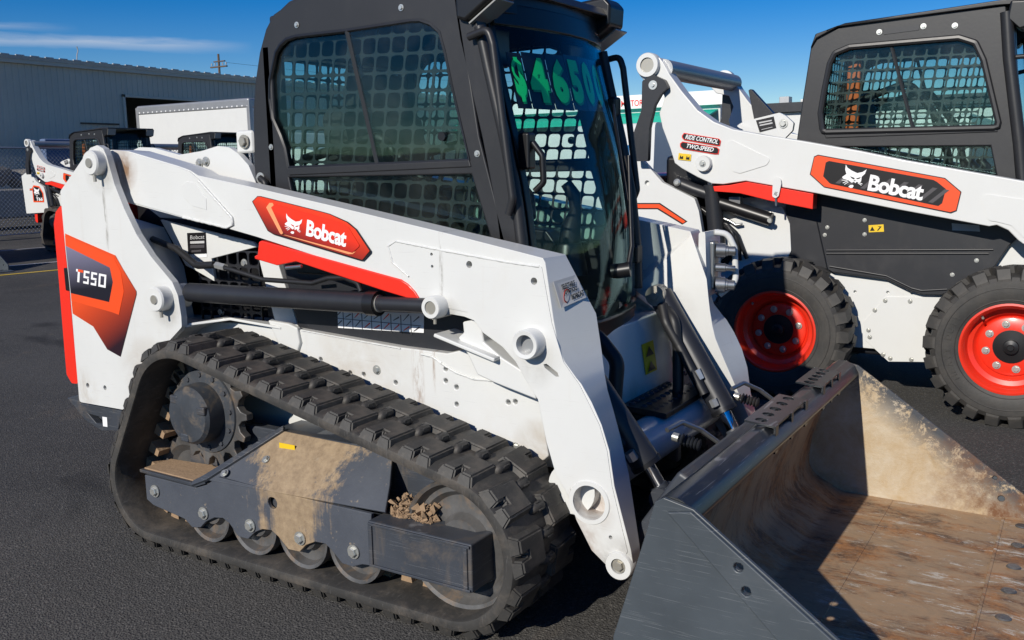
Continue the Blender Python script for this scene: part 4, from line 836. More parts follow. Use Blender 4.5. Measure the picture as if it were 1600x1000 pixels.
for s in (1, -1):
    tube('grab_handle', 'cab', [(1.03, cs(0.45, s), 1.690), (1.105, cs(0.46, s), 1.705), (1.12, cs(0.46, s), 1.66), (1.178, cs(0.46, s), 1.215), (1.16, cs(0.455, s), 1.17)], 0.012, cabp, 10, 0.035)
    # work lamp pods at the roof corners
    lp = prism('lamp_pod', 'plastic', [(0.985, 1.745), (1.02, 1.735), (1.125, 1.80), (1.130, 1.87), (1.10, 1.90), (0.98, 1.89)], cs(0.455, s), cs(0.33, s), cabp, bevel=0.012)
    slab('lamp_lens', 'lens', [(x, y*s, z) for x, y, z in [(1.025, -0.445, 1.732), (1.025, -0.35, 1.732), (1.126, -0.35, 1.794), (1.126, -0.445, 1.794)]][::-s], 0.006, lp, 0.002)
# door latch, wiper, hinges
dl = box('door_latch', 'plastic', (1.145, -0.375, 1.30), (1.185, -0.330, 1.41), door, 0.008)
tube('latch_handle', 'plastic', [(1.185, -0.35, 1.38), (1.215, -0.345, 1.34), (1.218, -0.345, 1.26), (1.19, -0.35, 1.235)], 0.010, door, 8, 0.02)
wp = tube('wiper_motor', 'plastic', [(1.240, 0.08, 0.945), (1.300, 0.10, 0.955)], 0.026, door, 14)
tube('wiper_arm', 'plastic', [(1.292, 0.10, 0.955), (1.288, 0.14, 1.03), (1.232, 0.235, 1.34)], [0.011, 0.009, 0.006], door, 8); tube('wiper_blade', 'plastic', [(1.250, 0.225, 1.05), (1.165, 0.245, 1.52)], 0.007, door, 6)
tube('washer_hose', 'hose', [(1.285, 0.11, 0.96), (1.270, 0.19, 1.10), (1.225, 0.25, 1.28), (1.205, 0.262, 1.34)], 0.004, door, 6)
for z in (0.98, 1.52): box('door_hinge', 'plastic', (1.09 if z > 1.2 else 1.17, 0.35, z-0.035), (1.125 if z > 1.2 else 1.215, 0.405, z+0.035), door, 0.01)
tube('door_strut', 'chrome', [(1.150, 0.40, 1.38), (1.185, 0.40, 1.02)], 0.006, door, 8)
# parts at the cab's rear corner
box('rear_marker', 'white', (-0.02, -0.42, 1.375), (0.065, -0.40, 1.455), L, 0.01); bolt(L, (0.03, -0.425, 1.415), (0, -1, 0), 0.017, 'boss')
tube('cab_vent_hose', 'hose', [(0.115, -0.44, 1.285), (0.145, -0.445, 1.27), (0.150, -0.445, 1.20), (0.165, -0.445, 1.12)], 0.012, cabp, 8, 0.02); bolt(cabp, (0.110, -0.432, 1.285), (0, -1, 0), 0.014)
for i in range(4): box('vent_fin', 'plastic', (0.095, -0.445, 1.13+0.030*i), (0.160, -0.428, 1.145+0.030*i), cabp, 0.003)

# ---- front end: cross tube, step, footwell -------------------------------
tube('cross_tube', 'white', [(1.42, -0.56, 0.395), (1.42, 0.56, 0.395)], 0.075, L, 28)
prism('front_panel', 'white', [(1.10, 0.40), (1.30, 0.40), (1.28, 0.52), (1.24, 0.72), (1.10, 0.76)], -0.44, 0.44, L, bevel=0.012)
slab('foot_shelf', 'white', [(1.245, -0.10, 0.705), (1.245, 0.43, 0.735), (1.10, 0.43, 0.765), (1.10, -0.10, 0.735)], 0.02, L, 0.006)
sp_ = slab('pinch_sticker', 'dyellow', [(1.3035, 0.235, 0.558), (1.3035, 0.335, 0.558), (1.2865, 0.335, 0.668), (1.2865, 0.235, 0.668)], 0.002, L, 0)
for k in (0, 1):
    V, F = place2d(poly2([[(0.1, 0.08), (0.9, 0.08), (0.5, 0.85)]]), (1.3055-0.0083*k, 0.240, 0.562+0.054*k), (1.3055-0.0083*k, 0.330, 0.562+0.054*k), (1.2985-0.0083*k, 0.240, 0.608+0.054*k)); flat('pinch_pictogram', 'black', V, F, sp_)
sp2 = prism('entry_step', 'plastic', [(1.25, 0.50), (1.47, 0.485), (1.47, 0.465), (1.25, 0.475)], 0.02, 0.42, L, bevel=0.004)
for j in range(9):
    for i in range(4):
        lathe('step_cleat', 'frame', [(0.012, 0), (0.012, 0.012), (0.008, 0.015), (0.008, 0.0)], (1.285+0.045*i, 0.055+0.041*j, 0.494-0.0016*i*4), (0, 0, 1), sp2, 8)
box('step_bracket', 'plastic', (1.27, 0.05, 0.30), (1.42, 0.30, 0.465), sp2, 0.01); box('step_bracket', 'frame', (1.40, 0.20, 0.26), (1.44, 0.24, 0.47), sp2, 0.006)
tube('return_hose', 'hose', [(1.22, -0.18, 0.76), (1.32, -0.20, 0.78), (1.40, -0.21, 0.70), (1.40, -0.26, 0.45)], 0.024, L, 12, 0.06)
tube('return_hose', 'hose', [(1.33, 0.36, 0.78), (1.37, 0.33, 0.75), (1.39, 0.32, 0.65), (1.40, 0.30, 0.50), (1.36, 0.30, 0.36)], 0.020, L, 12, 0.06)
# tilt cylinders
for s in (1, -1):
    top = Vector((1.285, 0.40*-s, 0.83)); mid = Vector((1.562, 0.345*-s, 0.425)); low = Vector((1.615, 0.335*-s, 0.335)); d = (low-top).normalized()
    tc_ = tube('tilt_cylinder', 'char', [top, mid], 0.046, L, 24)
    tube('cylinder_gland', 'plastic', [mid-d*0.015, mid], 0.049, tc_, 24)
    tube('cylinder_rod', 'chrome', [mid, low], 0.022, tc_, 20); tube('rod_eye', 'frame', [low+Vector((0, -0.04, 0)), low+Vector((0, 0.04, 0))], 0.036, tc_, 20)
    tube('rod_collar', 'frame', [low-d*0.04, low-d*0.012], 0.028, tc_, 16)
    lathe('cylinder_pin', 'boss', [(0.004, -0.062), (0.014, -0.062), (0.014, -0.052), (0.038, -0.050), (0.040, 0.0), (0.02, 0.05)], top, (0, 1, 0), tc_, 20)
    tube('cylinder_hose', 'hose', [top+Vector((0.03, -0.05, -0.03)), top+Vector((0.06, -0.085, -0.09)), top+Vector((0.11, -0.085, -0.17)), mid+Vector((-0.06, -0.05, 0.07))], 0.019, tc_, 10, 0.05)
    for f0, f1 in ((0.62, 0.70), (0.86, 0.92)):
        a = top.lerp(mid, f0)+Vector((0.01, -0.06, 0)); b_ = top.lerp(mid, f1)+Vector((0.005, -0.055, 0)); tube('hose_fitting', 'zinc', [a, b_], 0.016, tc_, 6)
# hydraulic couplers on the far arm
cp = prism('coupler_plate', 'white', fillet([(1.395, 1.055), (1.42, 1.06), (1.43, 0.84), (1.41, 0.80), (1.395, 0.85)], 0.008, 2), 0.50, 0.66, arms[-1], bevel=0.006)
box('coupler_block', 'steel', (1.415, 0.545, 0.84), (1.440, 0.600, 1.02), cp, 0.008)
for z, r in ((0.985, 0.024), (0.92, 0.014), (0.855, 0.026)):
    lathe('hydraulic_coupler', 'steel', [(0.003, 0.0), (r*1.15, 0.0), (r*1.15, 0.035), (r*0.9, 0.037), (r*0.9, 0.045), (r*0.75, 0.047), (r*0.75, 0.070), (r*0.62, 0.074), (r*0.3, 0.074), (0.003, 0.07)], (1.435, 0.575, z), (0.93, 0.36, -0.05), cp, 18)
tube('coupler_guard', 'white', [(1.42, 0.60, 1.050), (1.465, 0.62, 1.045), (1.490, 0.63, 0.99), (1.495, 0.64, 0.86), (1.44, 0.61, 0.81)], 0.012, cp, 10, 0.05)

# ---- quick attach and bucket --------------------------------------------
qa = prism('quick_attach', 'frame', [(1.56, 0.16), (1.64, 0.10), (1.695, 0.12), (1.760, 0.46), (1.72, 0.48), (1.60, 0.30)], -0.50, 0.50, L, bevel=0.012)
for y, x in ((-0.12, 0.0), (0.47, 0.0)):
    tube('latch_lever', 'steel', [(1.71, y, 0.45), (1.66, y-0.04, 0.50), (1.62, y-0.10, 0.535), (1.60, y-0.17, 0.525)], 0.008, qa, 8, 0.02)
    for i in range(6):
        lathe('latch_spring', 'frame', [(0.013, 0), (0.020, 0.004), (0.013, 0.008)], (1.655-0.011*i, y-0.035, 0.45+0.002*i), (-1, 0, 0.15), qa, 12)
    lathe('spring_eye', 'zinc', [(0.003, 0), (0.014, 0), (0.014, 0.02), (0.003, 0.02)], (1.585, y-0.035, 0.463), (-1, 0, 0.15), qa, 12)
W = 0.88
inner = fillet([(2.56, 0.012), (1.87, 0.018), (1.728, 0.09), (1.745, 0.22), (1.830, 0.50)], [0, 0.08, 0.12, 0.1, 0], 6, closed=False)
outer = fillet([(1.818, 0.504), (1.733, 0.225), (1.715, 0.08), (1.865, 0.006), (2.56, 0.0)], [0, 0.1, 0.12, 0.08, 0], 6, closed=False)
bk = prism('bucket', 'bfloor', inner+outer, -W+0.01, W-0.01, L, bevel=0)
lipp = [(1.800, 0.490), (1.812, 0.528), (1.835, 0.545), (1.865, 0.546), (1.895, 0.530), (1.912, 0.500), (1.905, 0.480), (1.880, 0.500), (1.850, 0.516), (1.825, 0.500)]
prism('top_lip', 'blip', fillet(lipp, 0.01, 2), -W+0.012, W-0.012, bk, bevel=0, sharp=60)
side = [(1.705, 0.06), (1.705, 0.165), (1.792, 0.455), (1.812, 0.530), (1.835, 0.545), (1.907, 0.530), (2.535, 0.085), (2.53, 0.006), (1.85, 0.006)]
prism('side_plate', 'bside', side, W, W-0.012, bk, holes=[circ(2.425, 0.085, 0.012, 10), circ(2.40, 0.16, 0.008, 10)], bevel=0.003)
prism('side_plate', 'bout', side, -W, -W+0.012, bk, holes=[circ(x, z, 0.011, 10) for x, z in [(2.018,0.417),(2.037,0.365)]], bevel=0.003)
prism('edge_doubler', 'bout', [(1.845, 0.515), (1.905, 0.527), (2.53, 0.083), (2.53, 0.010), (2.40, 0.010), (2.12, 0.255)], -W-0.010, -W+0.002, bk, holes=[circ(x, z, 0.011, 10) for x, z in [(2.018,0.417),(2.037,0.365)]], bevel=0.004)
prism('edge_doubler', 'bout', [(1.845, 0.515), (1.905, 0.527), (2.53, 0.083), (2.53, 0.010), (2.40, 0.010), (2.12, 0.255)], W+0.010, W-0.002, bk, bevel=0.004)
ce = prism('cutting_edge', 'bfloor', [(2.44, 0.019), (2.50, 0.024), (2.64, 0.010), (2.64, 0.002), (2.44, 0.004)], -W-0.015, W+0.015, bk, bevel=0.003)
box('weld_seam', 'bfloor', (2.432, -W+0.02, 0.016), (2.442, W-0.02, 0.022), bk, 0.002); box('weld_seam', 'bfloor', (2.05, -W+0.02, 0.0145), (2.06, W-0.02, 0.0185), bk, 0.001)
for i in range(9): lathe('edge_bolt', 'rust', [(0.003, 0.004), (0.018, 0.004), (0.022, 0.0), (0.003, -0.002)], (2.50, -0.78+0.195*i, 0.0255), (0, 0, 1), bk, 16)
for y0, y1 in ((-0.20, 0.16), (0.36, 0.62)):
    # bolted-on non-slip step: perforated angle with teeth standing on the lip
    holes = [[(1.845+0.018*cos(a), y0+(y1-y0)*(k+0.5)/5+0.020*sin(a)) for a in [2*pi*q/12 for q in range(12)]] for k in range(5)]
    loops = [[(1.805, y0), (1.895, y0), (1.895, y1), (1.805, y1)]]+holes
    flatp = [p for l in loops for p in l]; tr = tessellate_polygon([[Vector((p[0], p[1], 0)) for p in l] for l in loops])
    V = [(p[0], p[1], 0.562-(p[0]-1.805)*0.10) for p in flatp]; k = len(V); V += [(v[0], v[1], v[2]-0.006) for v in V]
    F = [tuple(t) for t in tr]+[tuple(k+i for i in reversed(t)) for t in tr]; s0 = 0
    for l in loops:
        n = len(l)
        for i in range(n): F.append((s0+i, s0+(i+1) % n, k+s0+(i+1) % n, k+s0+i))
        s0 += n
    sp3 = mesh('bucket_step', V, F, 'blip', bk)
    box('step_leg', 'blip', (1.892, y0, 0.47), (1.899, y0+0.03, 0.5535), sp3, 0.001); box('step_leg', 'blip', (1.892, y1-0.03, 0.47), (1.899, y1, 0.5535), sp3, 0.001); box('step_leg', 'blip', (1.892, (y0+y1)/2-0.01, 0.47), (1.899, (y0+y1)/2+0.01, 0.5535), sp3, 0.001)

# ---- price cards inside the door -----------------------------------------
edges = [-0.325, -0.262, -0.150, -0.040, 0.060, 0.160, 0.260]
zt, zb = (1.655, 1.66, 1.665, 1.67, 1.672, 1.672, 1.672), (1.485, 1.485, 1.487, 1.49, 1.492, 1.494, 1.494)
words = ('leftmost', 'second', 'third', 'fourth', 'fifth', 'rightmost')
what = ('a green dollar sign', 'green numeral four', 'green numeral six', 'green numeral five', 'green zero beside the five', 'green zero ending the row')
OLD = OFF
for k, ch in enumerate('$46500'):
    y0, y1 = edges[k]+0.002, edges[k+1]-0.002; ym = (y0+y1)/2
    def on(y, z, e): return Vector((frx(z)-0.004+0.071*(1-(y/0.4)**2)+e, y, z))
    OFF = on(ym, zb[k], -0.006)
    c4 = [on(y0, zb[k], -0.004), on(y1, zb[k], -0.004), on(y1, zt[k], -0.004), on(y0, zt[k], -0.004)]
    pc = slab('price_card', 'black', c4, 0.0015, None, 0); pc.location = OFF
    tag(pc, 'black price card with %s in the cab door' % what[k], 'price card', 'price cards in the loader door')
    h = zt[k]-zb[k]; wd = y1-y0
    for e, m_, dy in ((0.0015, 'greend', 0.06), (0.0026, 'green', 0.0)):
        a = [on(y0+wd*(0.09+dy), zb[k]+h*(0.12-dy*0.6), -0.004+e), on(y1-wd*(0.12-dy), zb[k]+h*(0.12-dy*0.6), -0.004+e), on(y0+wd*(0.09+dy), zb[k]+h*(0.92-dy*0.6), -0.004+e)]
        lettering('numeral', m_, ch, *a, pc, bold=0.06)
OFF = OLD

# ================================================================ wheeled skid-steer loader beside it
OFF = Vector((1.75, 2.98, 0)); YC = 2.98
S = thing('skid_steer_loader', 'white skid-steer loader on rubber tyres with red wheels, parked on the right', 'skid loader', OFF)
A2 = 2.32
arm2 = [(0.332,1.866),(0.348,1.912),(0.404,1.926),(0.463,1.911),(0.487,1.884),(0.530,1.810),(0.601,1.717),(0.698,1.606),(0.793,1.539),(0.904,1.493),(1.067,1.459),(1.282,1.419),(1.573,1.361),(1.800,1.308),(2.344,1.198)]+[(2.62, 1.155), (2.67, 1.12), (2.71, 0.85), (2.96, 0.25), (2.93, 0.17), (2.85, 0.18), (2.60, 0.70), (2.44, 0.92)]+[(2.363,0.894),(2.335,0.915),(2.291,0.961),(2.239,0.985),(2.206,0.978),(1.774,1.059),(1.369,1.140),(1.109,1.186),(0.983,1.208),(0.855,1.191),(0.788,1.195),(0.704,1.231),(0.606,1.283),(0.563,1.313),(0.535,1.397),(0.486,1.515),(0.466,1.599),(0.497,1.687),(0.464,1.761),(0.373,1.784),(0.340,1.819)]
parts_s = {}
for s in (1, -1):
    def yy(y): return y if s == 1 else 2*YC-y
    ar = prism('lift_arm', 'white', arm2, yy(A2), yy(A2+0.11), S, holes=[circ(*[(1.002,1.340)][0], 0.013, 12)], depth=0.03, bevel=0.006); parts_s[s] = ar
    prism('pressed_panel', 'white', fillet([(0.867,1.417),(0.896,1.437),(1.106,1.335),(1.117,1.321),(1.100,1.293),(0.951,1.250),(0.914,1.261),(0.884,1.297)], 0.03, 3), yy(A2-0.004), yy(A2+0.002), ar, bevel=0.002)
    prism('front_plate', 'white', fillet([(2.165,1.115),(2.183,1.137),(2.350,1.110)]+[(2.60, 1.05), (2.66, 0.85), (2.90, 0.25), (2.50, 0.84)]+[(2.362,0.926),(2.303,0.986),(2.233,1.004),(2.205,1.006)], 0.02, 2), yy(A2-0.004), yy(A2+0.002), ar, bevel=0.002)
    lathe('pivot_ring', 'white', [(0.042, -0.03), (0.066, -0.03), (0.070, -0.022), (0.070, 0.03), (0.042, 0.03)], (0.400, yy(A2), 1.872), (0, s, 0), ar, 28, closed=True)
    lathe('pivot_pin', 'boss', [(0.003, -0.02), (0.042, -0.02), (0.042, 0.02), (0.003, 0.02)], (0.400, yy(A2), 1.872), (0, s, 0), ar, 24)
    lathe('cylinder_boss', 'white', [(0.004, -0.035), (0.042, -0.035), (0.045, -0.028), (0.045, 0.01), (0.02, 0.01)], (0.745, yy(A2), 1.308), (0, s, 0), ar, 24); bolt(ar, (0.745, yy(A2-0.036), 1.308), (0, -s, 0), 0.013)
    lk = prism('rear_link', 'char', fillet([(0.378,1.783),(0.441,1.815),(0.512,1.782),(0.536,1.738),(0.493,1.704),(0.454,1.642),(0.423,1.517),(0.416,1.327),(0.331,1.328),(0.322,1.484),(0.374,1.620)], 0.012, 2), yy(A2-0.045), yy(A2-0.006), S, bevel=0.006)
    lathe('link_pin', 'zinc', [(0.003, -0.012), (0.010, -0.012), (0.011, -0.004), (0.026, -0.004), (0.026, 0.004), (0.003, 0.004)], (*[[(0.446,1.756)][0][0], yy(A2-0.046), [(0.446,1.756)][0][1]],), (0, s, 0), lk, 20)
    fr_ = prism('arm_fairing', 'red', [(0.797,1.180),(0.894,1.187),(0.989,1.204),(1.128,1.179),(1.357,1.137),(1.356,1.055),(1.113,1.102),(0.950,1.141),(0.805,1.152)], yy(A2-0.006), yy(A2+0.08), ar, bevel=0.004)
    tl_ = prism('tail_panel', 'white', fillet([(0.162,1.354),(0.329,1.350),(0.419,1.259),(0.472,1.203),(0.592,1.147),(0.671,1.110),(0.699,1.037),(0.733,0.853),(0.756,0.667),(0.074,0.637),(0.033,1.302)], 0.015, 2), yy(2.36), yy(2.40), S, holes=[circ(*[(0.375,1.200)][0], 0.016, 12)], depth=0.02, bevel=0.005)
    sheet('tail_stripe', 'black', [(x, z) for x, z in [(0.247,1.082),(0.458,1.083),(0.631,0.977),(0.599,0.958),(0.442,1.046),(0.248,1.044)]], yy(2.36) if s == 1 else yy(2.36)+0.0012, tl_); sheet('tail_stripe', 'dorange', [(0.248,1.075),(0.454,1.076),(0.619,0.977),(0.604,0.965),(0.447,1.053),(0.248,1.052)], yy(2.3588) if s == 1 else yy(2.3588)+0.0012, tl_)
    # side body: dark cover above, white frame plate below
    cov = prism('side_cover', 'char', [(1.160,1.143),(1.188,0.792),(1.175,0.748),(1.405,0.717),(1.440,0.701),(1.718,0.675),(1.839,0.619),(1.897,0.605),(1.996,0.608),(2.137,0.679),(2.234,0.768),(2.291,0.874),(2.331,0.920),(2.345,1.047)]+[(2.45, 1.12), (1.16, 1.28)], yy(2.47), yy(2.505), S, bevel=0.006)
    for px in ([(1.399,0.824),(2.221,0.853)], [(1.400,0.806),(2.202,0.833)], [(1.419,0.736),(1.718,0.696),(1.846,0.637),(1.896,0.626),(2.019,0.640)]):
        tube('pressed_rib', 'char', [(x, yy(2.468), z) for x, z in px], 0.006, cov, 8, 0.03)
    tube('cover_seam', 'plastic', [(x, yy(2.469), z) for x, z in [(1.341,0.985),(1.409,0.717)]], 0.004, cov, 6)
    for x, z in [(1.400,0.950),(1.388,0.908),(1.594,0.992),(1.597,0.916),(2.148,0.795),(2.039,0.717),(1.307,0.738)]: bolt(cov, (x, yy(2.468), z), (0, -s, 0), 0.0075)
    side_ = prism('frame_side', 'white', [(0.72, 0.50), (0.80, 0.285), (2.85, 0.285), (2.90, 0.45), (2.75, 0.80), (2.40, 1.02), (1.10, 1.12), (0.80, 1.10)], yy(2.51), yy(2.56), S, holes=[circ(x, z, 0.008, 8) for x, z in [(1.551,0.595),(1.721,0.601),(1.843,0.604)]], depth=0.02, bevel=0.006)
    prism('reinforcement', 'white', [(1.716,0.580),(2.017,0.591),(2.004,0.243),(1.742,0.221),(1.617,0.329),(1.606,0.435)], yy(2.506), yy(2.512), side_, bevel=0.002)
    for x, z in [(1.711,0.556),(1.837,0.560),(1.660,0.500),(1.632,0.387),(1.640,0.349),(1.714,0.258),(1.751,0.240),(1.858,0.243)]: bolt(side_, (x, yy(2.506), z), (0, -s, 0), 0.0085)
    prism('engine_side', 'white', fillet([(0.773,0.966),(1.150,1.065),(1.196,0.965),(1.208,0.815),(1.174,0.748),(1.007,0.687),(0.740,0.618)], 0.02, 2), yy(2.46), yy(2.50), S, bevel=0.006)
    # lift cylinder, links and hoses in the open bay
    c1, c0 = (0.745, yy(2.40), 1.30), (0.80, yy(2.42), 0.78)
    lc = tube('lift_cylinder', 'char', [(0.760, yy(2.40), 1.19), c0], 0.048, S, 20); tube('cylinder_rod', 'chrome', [c1, (0.760, yy(2.40), 1.18)], 0.026, lc, 16)
    tube('arm_link', 'char', [(x, yy(2.40), z) for x, z in [(0.548,1.202),(0.655,1.160),(0.737,1.134)]], 0.035, S, 14)
    lathe('link_bolt', 'zinc', [(0.003, -0.012), (0.012, -0.012), (0.022, -0.004), (0.003, 0.0)], ([(0.564,1.202)][0][0], yy(2.362), [(0.564,1.202)][0][1]), (0, s, 0), lk, 16)
    ac = tube('valve_body', 'plastic', [(x, yy(2.42), z) for x, z in [(0.792,1.086),(0.955,1.036),(1.103,0.991)]], 0.038, S, 14); lathe('valve_cap', 'zinc', [(0.003, -0.012), (0.012, -0.012), (0.016, -0.002), (0.003, 0.0)], ([(1.107,0.990)][0][0], yy(2.382), [(1.107,0.990)][0][1]), (0, s, 0), ac, 14)
    for k in range(5):
        q = [(0.748,0.979),(0.844,0.962),(0.902,0.908),(0.959,0.854)]; tube('hydraulic_hose', 'hose' if k % 2 else 'plastic', [(q[0][0]-0.02*k, yy(2.44), q[0][1]+0.02*k), (q[1][0]+0.01*k, yy(2.42), q[1][1]-0.012*k), (q[2][0], yy(2.43), q[2][1]-0.025*k), (q[3][0]-0.04*k, yy(2.45), q[3][1]-0.09-0.01*k)], 0.012, S, 8, 0.04)
    tube('steel_line', 'steel', [(x, yy(2.43), z) for x, z in [(0.765,1.100),(0.933,1.054),(1.099,1.030)]], 0.007, S, 8); tube('steel_line', 'steel', [(x, yy(2.43), z) for x, z in [(0.790,1.005),(0.859,0.980),(0.898,0.955),(0.935,0.963)]], 0.008, S, 8)
    box('hose_clamp', 'steel', (0.86, min(yy(2.45), yy(2.40)), 1.06), (0.93, max(yy(2.45), yy(2.40)), 1.12), S, 0.006)
box('engine_bay', 'plastic', (0.42, 2.52, 0.45), (1.20, 3.44, 1.36), S, 0.03)
box('belly', 'char', (0.80, 2.56, 0.24), (2.80, 3.40, 0.60), S, 0.02)
prism('footwell', 'white', [(2.20, 0.40), (2.62, 0.42), (2.55, 0.75), (2.30, 0.82), (2.2, 0.8)], 2.56, 3.40, S, bevel=0.01)
prism('tailgate', 'red', fillet([(0.26, 0.50), (0.33, 0.46), (0.38, 1.24), (0.33, 1.26), (0.24, 1.15)], 0.02, 2), 2.40, 3.56, S, bevel=0.008)
tube('torque_tube', 'galv', [(0.475, 2.36, 1.850), (0.475, 3.60, 1.850)], 0.055, S, 24)
tube('arm_cross_tube', 'white', [(2.74, 2.40, 0.62), (2.74, 3.56, 0.62)], 0.075, S, 20)
prism('inner_upright', 'white', fillet([(0.815,1.521),(0.879,1.548),(1.075,1.587),(1.112,1.567),(1.157,1.526),(1.151,1.484),(1.109,1.442),(0.975,1.454)], 0.012, 2), 2.62, 2.65, S, bevel=0.004)
sheet('serial_plate', 'black', [(0.940,1.549),(1.043,1.567),(1.060,1.501),(0.964,1.480)], 2.6195, S)
for k, q in enumerate(([(0.959,1.538),(1.033,1.549),(1.033,1.542),(0.959,1.530)], [(0.963,1.523),(1.037,1.535),(1.038,1.527),(0.964,1.516)], [(0.975,1.497),(1.038,1.509),(1.038,1.506),(0.975,1.494)])): sheet('serial_print', 'dsilver', q, 2.6178, S)
bolt(S, (*[[(1.099,1.525)][0][0], 2.618, [(1.099,1.525)][0][1]],), (0, -1, 0), 0.018)
prism('dark_brace', 'char', [(0.672,1.774),(0.689,1.781),(0.843,1.615),(0.715,1.584)], 3.30, 3.36, S, bevel=0.004)
# key tag hanging on the fairing
kt = prism('key_tag', 'white', fillet([(1.141,1.217),(1.158,1.227),(1.183,1.220),(1.187,1.193),(1.175,1.127),(1.158,1.113),(1.140,1.124)], 0.01, 2), 2.300, 2.306, S, bevel=0.001)
a, b_, c_ = [(p[0], 2.2995, p[2]) for p in [(1.148,2.300,1.131),(1.166,2.300,1.127),(1.151,2.300,1.152)]]; lettering('tag_writing', 'black', 'AS', a, b_, c_, kt, bold=0.02)
tube('key', 'steel', [([(1.159,1.113)][0][0], 2.303, [(1.159,1.113)][0][1]), ([(1.159,1.113)][0][0]+0.002, 2.303, [(1.159,1.113)][0][1]-0.04)], 0.006, kt, 6)
# decals on the near arm
def on_arm(name, mat, poly, k, parent): return sheet(name, mat, poly, A2-0.0045-0.0012*k, parent)
a1 = parts_s[1]
bd2 = on_arm('arm_badge', 'black', [(1.353,1.335),(1.374,1.344),(1.998,1.216),(2.075,1.148),(2.059,1.054),(2.033,1.042),(1.410,1.173),(1.334,1.241)], 0, a1)
on_arm('badge_orange', 'dorange', [(1.356,1.331),(1.375,1.339),(1.996,1.212),(2.071,1.146),(2.056,1.057),(2.031,1.047),(1.413,1.176),(1.339,1.242)], 1, bd2)
on_arm('badge_panel', 'black', [(1.416,1.302),(1.432,1.310),(1.944,1.207),(1.962,1.197),(2.005,1.161),(1.991,1.091),(1.974,1.077),(1.449,1.189),(1.439,1.194),(1.405,1.230)], 2, bd2)
for k in range(9):
    u0, v0 = 0, 0
stripes = []
for t0 in [(1.469,1.194),(1.525,1.184),(1.596,1.167),(1.666,1.150),(1.736,1.134),(1.804,1.121),(1.871,1.105),(1.926,1.096)]:
    x, z = t0; stripes.append([(x, z), (x+0.022, z-0.004), (x+0.095, z+0.060), (x+0.073, z+0.064)])
V, F = poly2(stripes); flat('badge_stripes', 'dgrey', [(x, A2-0.0045-0.0040, z) for x, z in V], F, bd2)
yb2 = A2-0.0090
bl, br_, tl = [(p[0], yb2, p[2]) for p in [(1.631,2.310,1.155),(1.897,2.310,1.102),(1.644,2.310,1.237)]]; lettering('badge_name', 'dwhite', 'Bobcat', bl, br_, tl, bd2, bold=0.035, spacing=0.92)
bl, br_, tl = [(p[0], yb2, p[2]) for p in [(1.502,2.310,1.169),(1.629,2.310,1.147),(1.523,2.310,1.298)]]; cat_logo(bd2, bl, br_, tl, 'dwhite', 'black')
for poly, pol2, tx, q in (([(0.608,1.467),(0.620,1.483),(0.828,1.444),(0.839,1.432),(0.834,1.404),(0.818,1.404),(0.620,1.443),(0.608,1.456)], [(0.614,1.467),(0.623,1.478),(0.826,1.441),(0.835,1.430),(0.830,1.408),(0.818,1.408),(0.622,1.447),(0.614,1.458)], 'RIDE CONTROL', [(0.628,2.310,1.449),(0.821,2.310,1.414),(0.633,2.310,1.474)]),
    ([(0.597,1.424),(0.612,1.435),(0.818,1.397),(0.831,1.386),(0.826,1.358),(0.803,1.358),(0.613,1.392),(0.597,1.406)], [(0.603,1.422),(0.614,1.430),(0.816,1.394),(0.826,1.384),(0.822,1.362),(0.803,1.362),(0.615,1.395),(0.603,1.408)], 'TWO-SPEED', [(0.636,2.310,1.398),(0.796,2.310,1.371),(0.641,2.310,1.422)])):
    lb = on_arm('option_label', 'red', poly, 0, a1); on_arm('label_panel', 'black', pol2, 1, lb); lettering('label_name', 'dwhite', tx, *[(p[0], A2-0.0075, p[2]) for p in q], lb, bold=0.02, shear=0.25)
yl = on_arm('lift_point_sticker', 'dyellow', [(0.586,1.333),(0.590,1.370),(0.665,1.361),(0.662,1.324)], 0, a1)
for q in ([(0.594,2.310,1.338),(0.618,2.310,1.335),(0.596,2.310,1.359)], [(0.633,2.310,1.333),(0.656,2.310,1.330),(0.635,2.310,1.355)]): V, F = place2d(poly2([[(0, 0), (1, 0), (0.9, 0.9), (0.5, 0.5), (0.2, 1)]]), *[(p[0], A2-0.0065, p[2]) for p in q]); flat('pictogram', 'black', V, F, yl)
sheet('warning_sticker', 'dyellow', [(1.615,0.965),(1.691,0.971),(1.695,0.932),(1.618,0.927)], 2.4695, S)
V, F = place2d(poly2([[(0.05, 0.1), (0.4, 0.1), (0.22, 0.9)], [(0.55, 0.1), (0.65, 0.1), (0.9, 0.8), (0.6, 0.9), (0.75, 0.7)]]), *[(p[0], 2.4678, p[2]) for p in [(1.620,2.467,0.931),(1.691,2.467,0.936),(1.618,2.467,0.961)]]); flat('pictogram', 'black', V, F, S)
sheet('info_label', 'dsilver', [(2.022,0.982),(2.150,0.974),(2.155,0.942),(2.027,0.946)], 2.4695, S)

